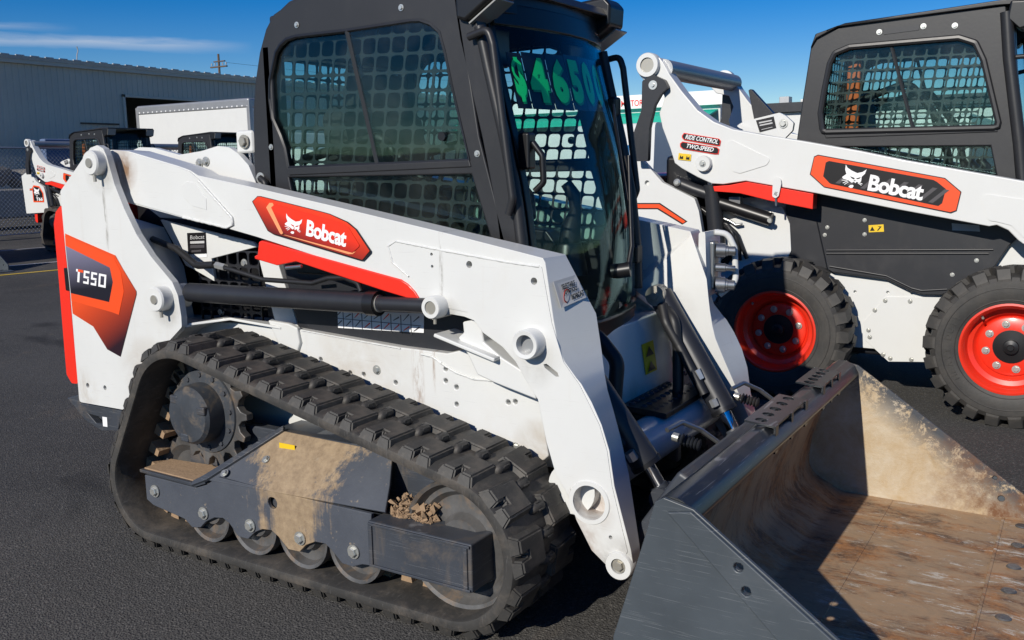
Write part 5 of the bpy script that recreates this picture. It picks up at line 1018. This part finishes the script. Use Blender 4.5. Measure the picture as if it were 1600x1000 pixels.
# cab of the skid-steer
cy = 2.55
cab2 = [(1.176,1.276),(1.196,1.435),(1.221,1.651),(1.257,1.933),(1.286,1.985),(1.433,2.025),(1.690,2.040)]+[(2.20, 2.055), (2.215, 1.95), (2.26, 1.60), (2.34, 1.20), (2.36, 0.95), (1.20, 0.95)]
w_up = fillet([(1.349,1.479),(1.335,1.576),(1.351,1.695),(1.374,1.829),(1.399,1.881),(1.471,1.906),(1.986,1.909),(2.061,1.878),(2.101,1.794),(2.189,1.471)], 0.02, 2)
w_lo = [(1.345, 1.385), (2.17, 1.37), (2.235, 1.10), (1.40, 1.10)]
cb = prism('cab', 'cab', cab2, cy, cy+0.03, S, holes=[w_up, w_lo], bevel=0.008); prism('side_frame', 'cab', cab2, 2*YC-cy, 2*YC-cy-0.03, cb, holes=[w_up, w_lo], bevel=0.008)
for s in (1, -1):
    def yy(y): return y if s == 1 else 2*YC-y
    V, F = tube_vf([(p[0], yy(cy-0.006), p[1]) for p in off_poly(w_up, 1.035)]+[(off_poly(w_up, 1.035)[0][0], yy(cy-0.006), off_poly(w_up, 1.035)[0][1])], 0.016, 8, False); mesh('window_rim', V, F, 'cab', cb)
    prism('side_pane', 'glass', w_up, yy(cy+0.010), yy(cy+0.014), cb, bevel=0); prism('lower_pane', 'glass', w_lo, yy(cy+0.010), yy(cy+0.014), cb, bevel=0)
    d0, d1_ = [(1.671,1.906)][0], [(1.802,1.460)][0]; tube('pane_stile', 'mesh', [(d0[0], yy(cy+0.008), d0[1]), (d1_[0], yy(cy+0.008), d1_[1])], 0.010, cb, 6)
    prism('window_rail', 'cab', [(1.342,1.476),(2.189,1.471),(2.200,1.439),(1.354,1.434)], yy(cy-0.006), yy(cy+0.03), cb, bevel=0.004)
    V, F = guard_vf((1.27, yy(cy+0.036), 1.10), (1, 0, -0.02), (0.12, 0, 1), 16, 15, 0.060, 0.058, 0.0085, [(0.04, 0), (0.95, 0), (0.80, 0.3), (0.76, 0.90), (-0.05, 0.90), (-0.02, 0.3)]); mesh('window_guard', V, F, 'mesh', cb)
    tube('corner_post', 'cab', [(2.205, yy(cy-0.004), 2.02), (2.23, yy(cy-0.004), 1.80), (2.30, yy(cy-0.004), 1.38), (2.345, yy(cy-0.004), 1.05)], 0.030, cb, 10)
    tube('grab_handle', 'cab', [(2.26, yy(cy-0.01), 1.80), (2.34, yy(cy-0.02), 1.80), (2.40, yy(cy-0.02), 1.40), (2.37, yy(cy-0.01), 1.35)], 0.012, cb, 8, 0.03)
    lp = prism('lamp_pod', 'plastic', [(2.21, 1.99), (2.27, 1.93), (2.34, 1.95), (2.37, 2.06), (2.22, 2.07)], yy(cy-0.03), yy(cy+0.14), cb, bevel=0.01); slab('lamp_lens', 'lens', [(2.345, yy(cy-0.02), 1.955), (2.345, yy(cy+0.13), 1.955), (2.372, yy(cy+0.13), 2.05), (2.372, yy(cy-0.02), 2.05)], 0.005, lp, 0.001)
    for x, z in [(1.611,1.976),(1.826,1.986),(1.974,1.976)]: bolt(cb, (x, yy(cy-0.002), z), (0, -s, 0), 0.010)
prism('roof', 'cab', [(1.259,1.921),(1.284,1.993),(1.437,2.036),(1.693,2.050)]+[(2.24, 2.082), (2.36, 2.075), (2.36, 2.05), (2.20, 2.055), (1.40, 2.02), (1.29, 1.97)], cy-0.02, 2*YC-cy+0.02, cb, bevel=0.006)
prism('roof_badge', 'char', [(1.630,1.991),(1.808,1.997),(1.806,1.969),(1.634,1.961)], cy-0.003, cy+0.002, cb, bevel=0.001)
box('rear_wall', 'cab', (1.21, cy+0.03, 0.95), (1.26, 2*YC-cy-0.03, 1.40), cb, 0.01); V, F = guard_vf((1.25, 3.38, 1.40), (0, -1, 0), (0.06, 0, 1), 13, 9, 0.06, 0.06, 0.0085); mesh('rear_guard', V, F, 'mesh', cb)
slab('rear_pane', 'glass', [(1.235, 2.60, 1.40), (1.235, 3.36, 1.40), (1.28, 3.36, 1.95), (1.28, 2.60, 1.95)], 0.004, cb, 0)
slab('door_pane', 'fglass', [(2.36, 2.62, 0.85), (2.36, 3.34, 0.85), (2.235, 3.34, 1.98), (2.235, 2.62, 1.98)], 0.005, cb, 0)
for y in (2.58, 3.34): slab('door_stile', 'plastic', [(2.366, y, 0.80), (2.366, y+0.045, 0.80), (2.24, y+0.045, 2.0), (2.24, y, 2.0)], 0.03, cb, 0.004)
st2 = prism('operator_seat', 'seat', fillet([(1.42, 1.05), (1.92, 1.05), (1.95, 1.12), (1.60, 1.14), (1.53, 1.22), (1.47, 1.70), (1.40, 1.72), (1.37, 1.10)], 0.03, 3), 2.76, 3.20, cb, bevel=0.03); box('seat_base', 'plastic', (1.42, 2.78, 0.95), (1.90, 3.18, 1.06), st2, 0.01)
box('floor_pan', 'char', (1.25, 2.58, 0.92), (2.30, 3.38, 0.97), cb, 0.004)
box('belt_guide', 'orange', (1.43, 2.66, 1.30), (1.50, 2.70, 1.88), cb, 0.01); box('belt_guide', 'orange', (1.47, 2.66, 1.12), (1.53, 2.70, 1.34), cb, 0.01)
for s in (1, -1):
    yq = 2.98-0.31*s; tube('seat_bar', 'seat', [(1.40, yq, 1.60), (1.75, yq, 1.72), (1.92, yq, 1.50), (1.98, yq, 1.25)], 0.02, cb, 10, 0.08)
    tube('joystick', 'plastic', [(2.05, yq, 1.05), (2.07, yq, 1.14), (2.09, yq, 1.20), (2.09, yq, 1.26), (2.05, yq, 1.31)], [0.05, 0.04, 0.025, 0.03, 0.022], cb, 12)
hg = prism('latch_plate', 'plastic', [(1.338,1.550),(1.374,1.597),(1.416,1.557),(1.400,1.537),(1.355,1.539)], 2.60, 2.612, cb, bevel=0.002)

# wheels
def make_wheel(x, s):
    y = 2.20 if s == 1 else 2*YC-2.20; d = (0, s, 0)
    ty = lathe('tyre', 'tyre', [(0.215, 0.030), (0.222, 0.014), (0.250, 0.004), (0.290, 0.0), (0.330, 0.004), (0.352, 0.018), (0.362, 0.045), (0.364, 0.12), (0.362, 0.225), (0.350, 0.255), (0.30, 0.272), (0.25, 0.268), (0.215, 0.24)], (x, y, 0.392), d, S, 56, sharp=25, closed=True)
    for r in (0.243, 0.302): V, F = tube_vf([(x+r*cos(a), y+0.003*s+(0.004*s if r < .25 else -0.001*s), 0.392+r*sin(a)) for a in [2*pi*i/48 for i in range(49)]], 0.003, 5, False); mesh('sidewall_ring', V, F, 'tyre', ty)
    rm = lathe('rim', 'rimred', [(0.205, 0.030), (0.224, 0.018), (0.226, 0.010), (0.216, 0.008), (0.204, 0.020), (0.198, 0.050), (0.192, 0.075), (0.170, 0.085), (0.160, 0.110), (0.150, 0.118), (0.148, 0.108), (0.140, 0.102), (0.080, 0.102), (0.080, 0.112), (0.15, 0.14), (0.205, 0.22)], (x, y, 0.392), d, ty, 56, sharp=40, closed=True)
    lathe('hub', 'plastic', [(0.003, 0.060), (0.014, 0.060), (0.016, 0.068), (0.034, 0.072), (0.036, 0.092), (0.082, 0.096), (0.082, 0.12), (0.003, 0.12)], (x, y, 0.392), d, rm, 32)
    for i in range(8):
        a = 2*pi*i/8+0.25; bolt(rm, (x+0.114*cos(a), y+0.100*s, 0.392+0.114*sin(a)), (0, -s, 0), 0.013, 'zinc', 'lug_nut')
    tube('valve_stem', 'boss', [(x-0.13, y+0.045*s, 0.392+0.15), (x-0.125, y+0.02*s, 0.392+0.145)], 0.006, rm, 8)
    # raised lettering on the sidewall
    if s == 1:
        LV, LF = [], []
        for i, ch in enumerate('HEAVY DUTY'):
            if ch == ' ': continue
            a = radians(214)-i*radians(7.2); ca = Vector((cos(a), 0, sin(a))); tg = Vector((sin(a), 0, -cos(a))); o_ = Vector((x, y-0.0018*s, 0.392))
            q = o_+ca*0.262; v_, f_ = place2d(text_vf(ch, 0.02), q-tg*0.013, q+tg*0.013, q-tg*0.013+ca*0.030); k_ = len(LV); LV += v_; LF += [tuple(k_+n_ for n_ in g) for g in f_]
        tag(flat('sidewall_lettering', 'tyre', LV, LF, ty), kind='stuff')
    # chevron tread: bars reaching from the shoulder to past the centre, left and right staggered
    if 'TB' not in BOLT:
        for key, o_, sg in (('TB', 0.0, 1), ('TB2', 0.26, -1)):
            V = []
            for yv, x0, x1, h0, h1 in ((0.006, -0.034, 0.020, -0.055, -0.022), (0.022, -0.034, 0.024, -0.03, 0.026), (0.085, -0.026, 0.034, -0.02, 0.030), (0.150, 0.012, 0.060, -0.02, 0.030)):
                yv2 = yv if sg == 1 else 0.266-yv
                V += [(x0-0.008, yv2, h0), (x1+0.008, yv2, h0), (x1, yv2, h1), (x0, yv2, h1)]
            F = [(0, 1, 2, 3), (12, 13, 14, 15)]+[(4*i+j, 4*i+(j+1) % 4, 4*i+4+(j+1) % 4, 4*i+4+j) for i in range(3) for j in range(4)]
            m_ = bpy.data.meshes.new('tread_bar'); m_.from_pydata(V, [], F); bm = bmesh.new(); bm.from_mesh(m_); bmesh.ops.recalc_face_normals(bm, faces=bm.faces); bm.to_mesh(m_); bm.free(); m_.materials.append(MAT['tyre']); BOLT[key] = m_
    N = 22
    for i in range(N):
        for key, o_ in (('TB', 0), ('TB2', 0.5)):
            a = 2*pi*(i+o_)/N; o = bpy.data.objects.new('tread_bar', BOLT[key]); COL.objects.link(o); o.parent = ty
            Z = Vector((cos(a), 0, sin(a))); X = Vector((-sin(a), 0, cos(a))); p = Vector((x, y, 0.392))-OFF+Z*0.366
            o.matrix_local = Matrix(((X.x, 0, Z.x, p.x), (0, s, 0, p.y), (X.z, 0, Z.z, p.z), (0, 0, 0, 1)))
    return ty
wheels = [make_wheel(x, s) for x in (1.195, 2.340) for s in (1, -1)]

# ================================================================ loaders in the row at the back
bake()
def far_loader(loc, label, group='loaders parked in the back row', tracked=True, badge=None):
    global OFF, YC
    c = S.copy(); COL.objects.link(c); c.location = loc; c.name = 'tracked_loader' if tracked else 'skid_steer_loader'; c['label'] = label; c['category'] = 'track loader' if tracked else 'skid loader'; c['group'] = group
    skip = ('tyre', 'key_tag', 'lift_point_sticker')
    for ch in list(S.children):
        if tracked and ch.name.split('.')[0] in skip: continue
        copy_tree(ch, c)
    if tracked:
        OFF = Vector((0, 0, 0)); pth, ln = resample(hull(circ(-0.62, 0.52, 0.23, 40)+circ(-0.72, 0.24, 0.215, 40)+circ(0.80, 0.26, 0.235, 40)), 120)
        for s in (-1, 1):
            V, F = [], []
            for i in range(120):
                d = (pth[(i+1) % 120]-pth[i-1]).normalized(); n = Vector((d.y, -d.x)); h = 0.026 if (i//2) % 2 else 0.0
                for y, hh in ((-0.84, h), (-0.52, h), (-0.52, -0.04), (-0.84, -0.04)): q = pth[i]+n*hh; V.append((q.x, y*s, q.y))
            for i in range(120):
                for j in range(4): F.append((i*4+j, i*4+(j+1) % 4, ((i+1) % 120)*4+(j+1) % 4, ((i+1) % 120)*4+j))
            t = mesh('rubber_track', V, F, 'rubber', c)
            prism('track_frame', 'frame', [(-0.70, 0.12), (0.75, 0.12), (0.80, 0.30), (0.40, 0.42), (-0.5, 0.42)], -0.80*s, -0.60*s, c)
            for x in (-0.45, -0.2, 0.05, 0.30, 0.55): lathe('track_roller', 'rust', [(0.01, 0), (0.10, 0), (0.10, 0.12), (0.01, 0.12)], (x, -0.78*s, 0.13), (0, s, 0), c, 18)
            lathe('drive_sprocket', 'rust', [(0.01, -0.05), (0.10, -0.04), (0.11, 0.02), (0.18, 0.03), (0.18, 0.08), (0.01, 0.08)], (-0.62, -0.76*s, 0.52), (0, s, 0), c, 18)
    return c
T1 = far_loader((-11.98, 7.55, 0), 'tracked loader with orange badge on its tail, far left in the back row')
T2 = far_loader((-12.45, 10.20, 0), 'tracked loader of which only the cab shows, below the white box truck')
T3 = far_loader((-12.45, 3.60, 0), 'loader cut off by the left edge, its dark bucket corner on the asphalt')
# tail badge on the first one, a bucket on the one at the left edge
OFF = Vector((0, 0, 0))
yq = 2.36-2.98
hx = [(-1.42, 0.84), (-1.42, 1.09), (-1.37, 1.14), (-1.20, 1.12), (-1.10, 1.00), (-1.10, 0.84)]
tb = sheet('tail_badge', 'dorange', hx, yq-0.003, T1); sheet('badge_panel', 'black', [(-1.26+(x+1.26)*0.84, 0.985+(z-0.985)*0.84) for x, z in hx], yq-0.0045, tb)
cat_logo(tb, (-1.36, yq-0.008, 0.93), (-1.16, yq-0.008, 0.93), (-1.36, yq-0.008, 1.12), 'dwhite', 'black'); lettering('badge_number', 'dwhite', 'T66', (-1.33, yq-0.008, 0.865), (-1.13, yq-0.008, 0.865), (-1.32, yq-0.008, 0.925), tb, bold=0.03)
bc = copy_tree(bk, T3); bc.location = (0.30, 0, 0)
for o in [bc]+list(bc.children): o.data = o.data.copy(); o.data.materials.clear(); o.data.materials.append(MAT['bout'])

# ================================================================ yard: markings, fence, building, truck
def line(name, p0, p1, w, mat, label, cat='marking'):
    a, b = Vector((*p0, 0.004)), Vector((*p1, 0.004)); n = (b-a).cross(Vector((0, 0, 1))).normalized()*w/2
    o = mesh(name, [a-n, b-n, b+n, a+n], [(0, 1, 2, 3)], mat); tag(o, kind='structure'); return o
line('parking_line', (-9.8, 3.5), (-9.0, 8.8), 0.10, 'dyellow', '')
line('parking_line', (-13.9, 4.0), (-13.6, 9.0), 0.10, 'dsilver', '')
line('parking_line', (-10.9, 4.5), (-10.3, 9.5), 0.10, 'dsilver', '')

def corrugated():
    m, t, p = nodes('grey_wall_paint'); b = NB(t); v = b.coord()
    c = b.mix(b.ramp(b.noise(0.5, 6, 0.6, v), 0.3, 0.7), (0.58, 0.52, 0.42), (0.66, 0.59, 0.48)); c = b.mix(b.mul(b.ramp(b.noise(2.2, 8, 0.7, b.coord((1, 3, 0.4))), 0.55, 0.8), 0.3), c, (0.36, 0.34, 0.30))
    b.link(c, p.inputs['Base Color']); p.inputs['Roughness'].default_value = 0.55; return m
MAT['wall'] = corrugated()
bld = thing('metal_building', 'long grey metal-clad warehouse with a dark open doorway, behind the back row', 'warehouse', (-27, 20, 0)); OFF = Vector((-27, 20, 0))
def ribbed(y0, y1, z0, z1, x=-27.0):
    n = max(1, int(round((y1-y0)/0.22))); w = (y1-y0)/n; V, F = [], []; k = 0
    for i in range(n):
        for f, dx in ((0, 0), (0.62, 0), (0.70, 0.018), (0.92, 0.018)):
            V += [(x+dx, y0+(i+f)*w, z0), (x+dx, y0+(i+f)*w, z1)]
    V += [(x, y1, z0), (x, y1, z1)]
    F = [(2*i, 2*i+2, 2*i+3, 2*i+1) for i in range(len(V)//2-1)]
    return V, F
for y0, y1, z0, z1 in ((-6, 18.95, 0, 5.0), (18.95, 24.2, 4.0, 5.0), (24.2, 40, 0, 5.0)):
    V, F = ribbed(y0, y1, z0, z1); mesh('wall_cladding', V, F, 'wall', bld, sharp=10)
slab('roof', 'galv', [(-26.85, -6.2, 5.10), (-26.85, 40.2, 5.10), (-37, 40.2, 6.2), (-37, -6.2, 6.2)], 0.12, bld, 0)
box('eave_trim', 'wall', (-27.02, -6.2, 4.86), (-26.88, 40.2, 5.09), bld, 0.01)
for i in range(92): V, F = box_vf((-26.90, -6+0.5*i, 5.09), (-26.84, -5.72+0.5*i, 5.13)); mesh('roof_rib_end', V, F, 'dsilver', bld)
for nm, lo, hi in (('door_jamb', (-27.05, 18.85, 0), (-26.93, 18.95, 4.1)), ('door_jamb', (-27.05, 24.2, 0), (-26.93, 24.3, 4.1)), ('door_header', (-27.05, 18.85, 4.0), (-26.93, 24.3, 4.1))): box(nm, 'wall', lo, hi, bld, 0.01)
box('inside_wall', 'wall', (-36.9, -6, 0), (-36.7, 40, 5.9), bld, 0); box('end_wall', 'wall', (-36.8, -6.1, 0), (-27.0, -5.95, 5.0), bld, 0); box('end_wall', 'wall', (-36.8, 39.95, 0), (-27.0, 40.1, 5.0), bld, 0)
tube('roof_vent_pipe', 'galv', [(-27.2, 17.35, 5.1), (-27.2, 17.38, 5.35), (-27.2, 17.43, 5.48), (-27.2, 17.40, 5.62)], 0.02, bld, 6)
box('wall_bracket', 'wood', (-26.95, 17.1, 3.02), (-26.90, 18.6, 3.07), bld, 0.01)

OFF = Vector((-19.6, 16.8, 0))
tk = thing('box_truck', 'white box truck with silver roof rail parked before the dark doorway', 'truck', OFF)
bx = box('cargo_box', 'white', (-22.05, 15.70, 1.05), (-17.25, 17.95, 3.05), tk, 0.02)
box('lower_rail', 'galv', (-22.05, 15.68, 0.98), (-17.25, 17.97, 1.06), bx, 0.01)
prism('roof_rail', 'galv', [(-22.06, 3.03), (-17.24, 3.03), (-17.24, 3.31), (-22.06, 3.31)], 15.685, 17.965, bx, bevel=0.06)
for x in (-22.07, -17.33): box('corner_post', 'galv', (x, 15.675, 1.0), (x+0.11, 15.80, 3.25), bx, 0.01)
for i in range(24): lathe('rivet', 'dwhite', [(0.003, 0.01), (0.02, 0.008), (0.025, 0)], (-21.9+0.2*i, 15.684, 3.10), (0, -1, 0), bx, 8)
for x in (-21.3, -18.0):
    for y in (15.95, 17.70):
        w = lathe('wheel', 'tyre', [(0.22, 0.0), (0.40, 0.0), (0.45, 0.05), (0.45, 0.22), (0.40, 0.27), (0.22, 0.27)], (x, y-0.13, 0.45), (0, 1, 0), tk, 28); lathe('rim', 'galv', [(0.01, 0.06), (0.12, 0.05), (0.22, 0.02), (0.23, 0.25), (0.01, 0.2)], (x, y-0.13, 0.45), (0, 1, 0), w, 24)
box('chassis', 'char', (-22.0, 16.2, 0.70), (-15.9, 17.4, 0.98), tk, 0.02)
prism('truck_cab', 'white', fillet([(-17.1, 0.55), (-15.2, 0.55), (-15.1, 1.25), (-15.9, 1.45), (-16.3, 2.35), (-17.1, 2.40)], 0.08, 4), 15.85, 17.80, tk, bevel=0.05)
prism('cab_window', 'glass', fillet([(-16.95, 1.55), (-16.15, 1.55), (-16.40, 2.15), (-16.95, 2.18)], 0.04, 3), 15.83, 15.86, tk, bevel=0)

# chain-link fence
OFF = Vector((-16.5, 15, 0))
fn = thing('chain_link_fence', 'chain-link fence with steel posts running behind the parked loaders', 'fence', OFF)
for i in range(11): tube('post', 'galv', [(-16.5, 2+2.6*i, 0), (-16.5, 2+2.6*i, 1.95)], 0.03, fn, 8)
tube('top_rail', 'galv', [(-16.5, 2, 1.88), (-16.5, 28, 1.88)], 0.02, fn, 8); tube('bottom_rail', 'galv', [(-16.5, 2, 0.10), (-16.5, 28, 0.10)], 0.012, fn, 6)
V, F = [], []
def wire(y0, z0, y1, z1, x):
    o = len(V); t = 0.004; V.extend([(x-t, y0-t, z0), (x+t, y0+t, z0), (x+t, y1+t, z1), (x-t, y1-t, z1)]); F.append((o, o+1, o+2, o+3))
for i in range(300):
    y = 0.2+0.09*i
    for dy in (1.78, -1.78):
        a, b = (y, 0.1), (y+dy, 1.88)
        if 2 <= min(a[0], b[0]) and max(a[0], b[0]) <= 28: wire(*a, *b, -16.5+(0.004 if dy > 0 else -0.004))
tag(mesh('chain_link_mesh', V, F, 'galv', fn), kind='stuff')

# things heaped behind the fence
OFF = Vector((-19, 9.3, 0))
rng = random.Random(11)
def rock(name, c, r, mat, sq=0.7):
    bm = bmesh.new(); bmesh.ops.create_icosphere(bm, subdivisions=2, radius=1.0)
    for v in bm.verts: k = rng.uniform(0.75, 1.12); v.co = Vector((v.co.x*r*k, v.co.y*r*k*1.2, v.co.z*r*k*sq))
    V = [tuple(v.co+Vector(c)) for v in bm.verts]; F = [tuple(v.index for v in f.verts) for f in bm.faces]; bm.free(); return V, F
OFF = Vector((-20.5, 11.0, 0)); V, F = box_vf((-21.2, 7.5, 0.30), (-19.9, 13.4, 0.98)); fb = mesh('concrete_barrier', V, F, paint('concrete', (0.36, 0.33, 0.28), 0.9, amount=0.4), None, 0.03); fb.location = OFF; tag(fb, 'pale concrete block wall lying low behind the fence at the left', 'barrier')
for k, (c, r) in enumerate((((-20.6, 10.3, 1.32), 0.42), ((-20.5, 11.0, 1.24), 0.36), ((-20.4, 9.7, 1.22), 0.32), ((-20.6, 11.7, 1.20), 0.30))):
    OFF = Vector((c[0], c[1], 0.98)); V, F = rock('boulder', c, r, 'wood'); o = mesh('boulder', V, F, paint('boulder_stone', (0.16, 0.15, 0.14), 0.9, amount=0.3, bump=0.3), None, sharp=20); o.location = OFF
    tag(o, ('largest dark boulder on the concrete wall behind the fence', 'middle-sized dark boulder beside the largest one behind the fence', 'dark boulder at the left end of the heap behind the fence', 'smallest dark boulder at the right end of the heap behind the fence')[k], 'boulder', 'boulders behind the fence')
OFF = Vector((-25.6, 15.2, 0)); V, F = box_vf((-25.9, 14.9, 0.2), (-25.6, 16.6, 2.45)); o = mesh('blue_panel', V, F, paint('faded_blue', (0.10, 0.15, 0.27), 0.6, amount=0.2), None, 0.05); o.location = OFF; tag(o, 'faded blue panel standing against the warehouse wall', 'panel')

# low wooded rise along the horizon
OFF = Vector((0, 0, 0)); rng = random.Random(21); V, F = [], []; n = 240; hh = [5.0]*n
for k, a in ((3, 1.6), (7, 1.2), (17, 0.8), (41, 0.5)):
    ph = rng.uniform(0, 6.3); hh = [h+a*sin(2*pi*k*i/n+ph) for i, h in enumerate(hh)]
for i in range(n):
    a = 2*pi*i/n; h = max(2.0, hh[i]+rng.uniform(-0.5, 0.5))
    for r, z in ((300, -0.5), (318, h*0.75), (340, h), (420, -0.5)): V.append((r*cos(a), r*sin(a), z))
for i in range(n):
    for j in range(3): q = (i+1) % n; F.append((i*4+j, q*4+j, q*4+j+1, i*4+j+1))
tag(mesh('hills', V, F, paint('hill_scrub', (0.09, 0.10, 0.065), 0.95, amount=0.5, dirt=(0.17, 0.15, 0.10), scale=0.05, bump=0), sharp=60), kind='structure')

# utility pole beyond the warehouse
OFF = Vector((-54.9, 48, 0)); up_ = thing('utility_pole', 'timber utility pole with crossarm rising behind the warehouse roof', 'utility pole', OFF)
tube('pole_shaft', 'wood', [(-54.9, 48, 0), (-54.9, 48, 10.2)], [0.12, 0.08], up_, 10); box('crossarm', 'wood', (-55.8, 47.9, 9.20), (-54.0, 48.05, 9.30), up_, 0.01); box('crossarm', 'wood', (-55.4, 47.9, 9.60), (-54.2, 48.05, 9.68), up_, 0.01)
for x in (-55.7, -55.3, -54.5, -54.1): tube('insulator', 'galv', [(x, 48, 9.36), (x, 48, 9.55)], 0.05, up_, 8)
tube('transformer', 'galv', [(-54.6, 47.8, 8.0), (-54.6, 47.8, 8.5)], 0.14, up_, 12)
tube('power_line', 'plastic', [(-54.0, 48, 9.5), (-50, 60, 8.9), (-44, 75, 9.2)], 0.012, up_, 4)

# dealership across the street
OFF = Vector((-17, 42, 0)); sb = thing('dealership_building', 'white shop building with red sign letters and a bright teal awning, far behind', 'building', OFF)
box('wall', 'white', (-34, 40.3, 0), (-12.5, 50, 4.3), sb, 0.02); fas = box('fascia', 'dwhite', (-34.2, 40.0, 4.0), (-12.3, 40.4, 4.66), sb, 0.02)
lettering('sign_letters', 'red', 'KER MOTOR', (-18.1, 39.99, 4.12), (-16.28, 39.99, 4.12), (-18.1, 39.99, 4.42), fas, bold=0.01)
MAT['teal'] = paint('teal_awning', (0.0, 0.42, 0.30), 0.6, amount=0.05); slab('awning', 'teal', [(-34, 39.0, 3.50), (-12.6, 39.0, 3.50), (-12.6, 40.3, 3.82), (-34, 40.3, 3.82)], 0.1, sb, 0.02); slab('awning_valance', 'teal', [(-34, 38.98, 3.25), (-12.6, 38.98, 3.25), (-12.6, 38.98, 3.55), (-34, 38.98, 3.55)], 0.05, sb, 0)
for i in range(8): box('shop_window', 'fglass', (-33+2.6*i, 40.22, 0.7), (-30.9+2.6*i, 40.28, 2.9), sb, 0)
OFF = Vector((-8, 48, 0)); rb = thing('flat_roofed_building', 'white building with black flat roof edge, between the skid loader arm and its cab', 'building', OFF)
box('wall', 'white', (-11.7, 45, 0), (2, 56, 3.75), rb, 0.02); box('roof_edge', 'char', (-11.9, 44.7, 3.75), (2.2, 56.2, 4.22), rb, 0.02); box('roof_unit', 'galv', (-11.4, 46, 4.2), (-10.9, 46.6, 4.6), rb, 0.02); box('roof_unit', 'white', (-10.6, 47, 4.2), (-9.8, 47.8, 4.5), rb, 0.05)
box('brick_pier', 'wood', (-12.35, 45, 0), (-12.0, 45.6, 4.3), rb, 0.02)
for x in (-9.5, -6.5, -3.5): box('window', 'fglass', (x, 44.96, 0.9), (x+1.8, 45.02, 2.6), rb, 0)

# vans standing behind the loaders, seen through the cabs
def van():
    global OFF
    OFF = Vector((0, 0, 0)); v = thing('white_van', 'x', 'van')
    prism('body', 'white', fillet([(-2.5, 0.35), (2.5, 0.35), (2.6, 0.95), (1.9, 1.15), (1.25, 2.05), (-2.45, 2.15), (-2.55, 0.6)], 0.12, 4), -0.95, 0.95, v, bevel=0.06)
    for s in (1, -1):
        prism('side_window', 'fglass', fillet([(0.35, 1.25), (1.60, 1.22), (1.12, 1.88), (0.35, 1.92)], 0.05, 3), -0.965*s, -0.95*s, v, bevel=0)
        box('door_handle', 'plastic', (0.30, min(-0.98*s, -0.95*s), 1.08), (0.45, max(-0.98*s, -0.95*s), 1.12), v, 0.01); box('side_moulding', 'plastic', (-2.3, min(-0.97*s, -0.95*s), 0.62), (1.2, max(-0.97*s, -0.95*s), 0.70), v, 0.01)
        for x in (-1.6, 1.55): w = lathe('wheel', 'tyre', [(0.2, 0), (0.32, 0), (0.35, 0.04), (0.35, 0.2), (0.2, 0.22)], (x, -0.96*s, 0.35), (0, s, 0), v, 24); lathe('rim', 'galv', [(0.01, 0.03), (0.2, 0.01), (0.2, 0.1), (0.01, 0.1)], (x, -0.965*s, 0.35), (0, s, 0), w, 20)
        box('headlight', 'lens', (2.50, min(-0.85*s, -0.60*s), 0.80), (2.59, max(-0.85*s, -0.60*s), 0.95), v, 0.02)
    slab('windscreen', 'fglass', [(1.92, -0.80, 1.17), (1.92, 0.80, 1.17), (1.30, 0.75, 2.02), (1.30, -0.75, 2.02)], -0.01, v, 0)
    return v
v0 = van(); bake(); spots = [((-5.6, 17.5, 0), 1.45, 'white van behind the near cab, seen through its side window'), ((-9.6, 21.0, 0), 1.62, 'white van left of two, farther off behind the near cab'), ((-10.6, 29.5, 0), 0.05, 'white van parked before the teal awning'), ((-0.2, 19.5, 0), 1.5, 'white van seen through the cab of the wheeled loader')]
for i, (p, r, lab) in enumerate(spots):
    o = v0 if i == 0 else copy_tree(v0); o.location = p; o.rotation_euler = (0, 0, r); o['label'] = lab; o['group'] = 'vans parked across the yard'
OFF = Vector((0, 0, 0))
bake()
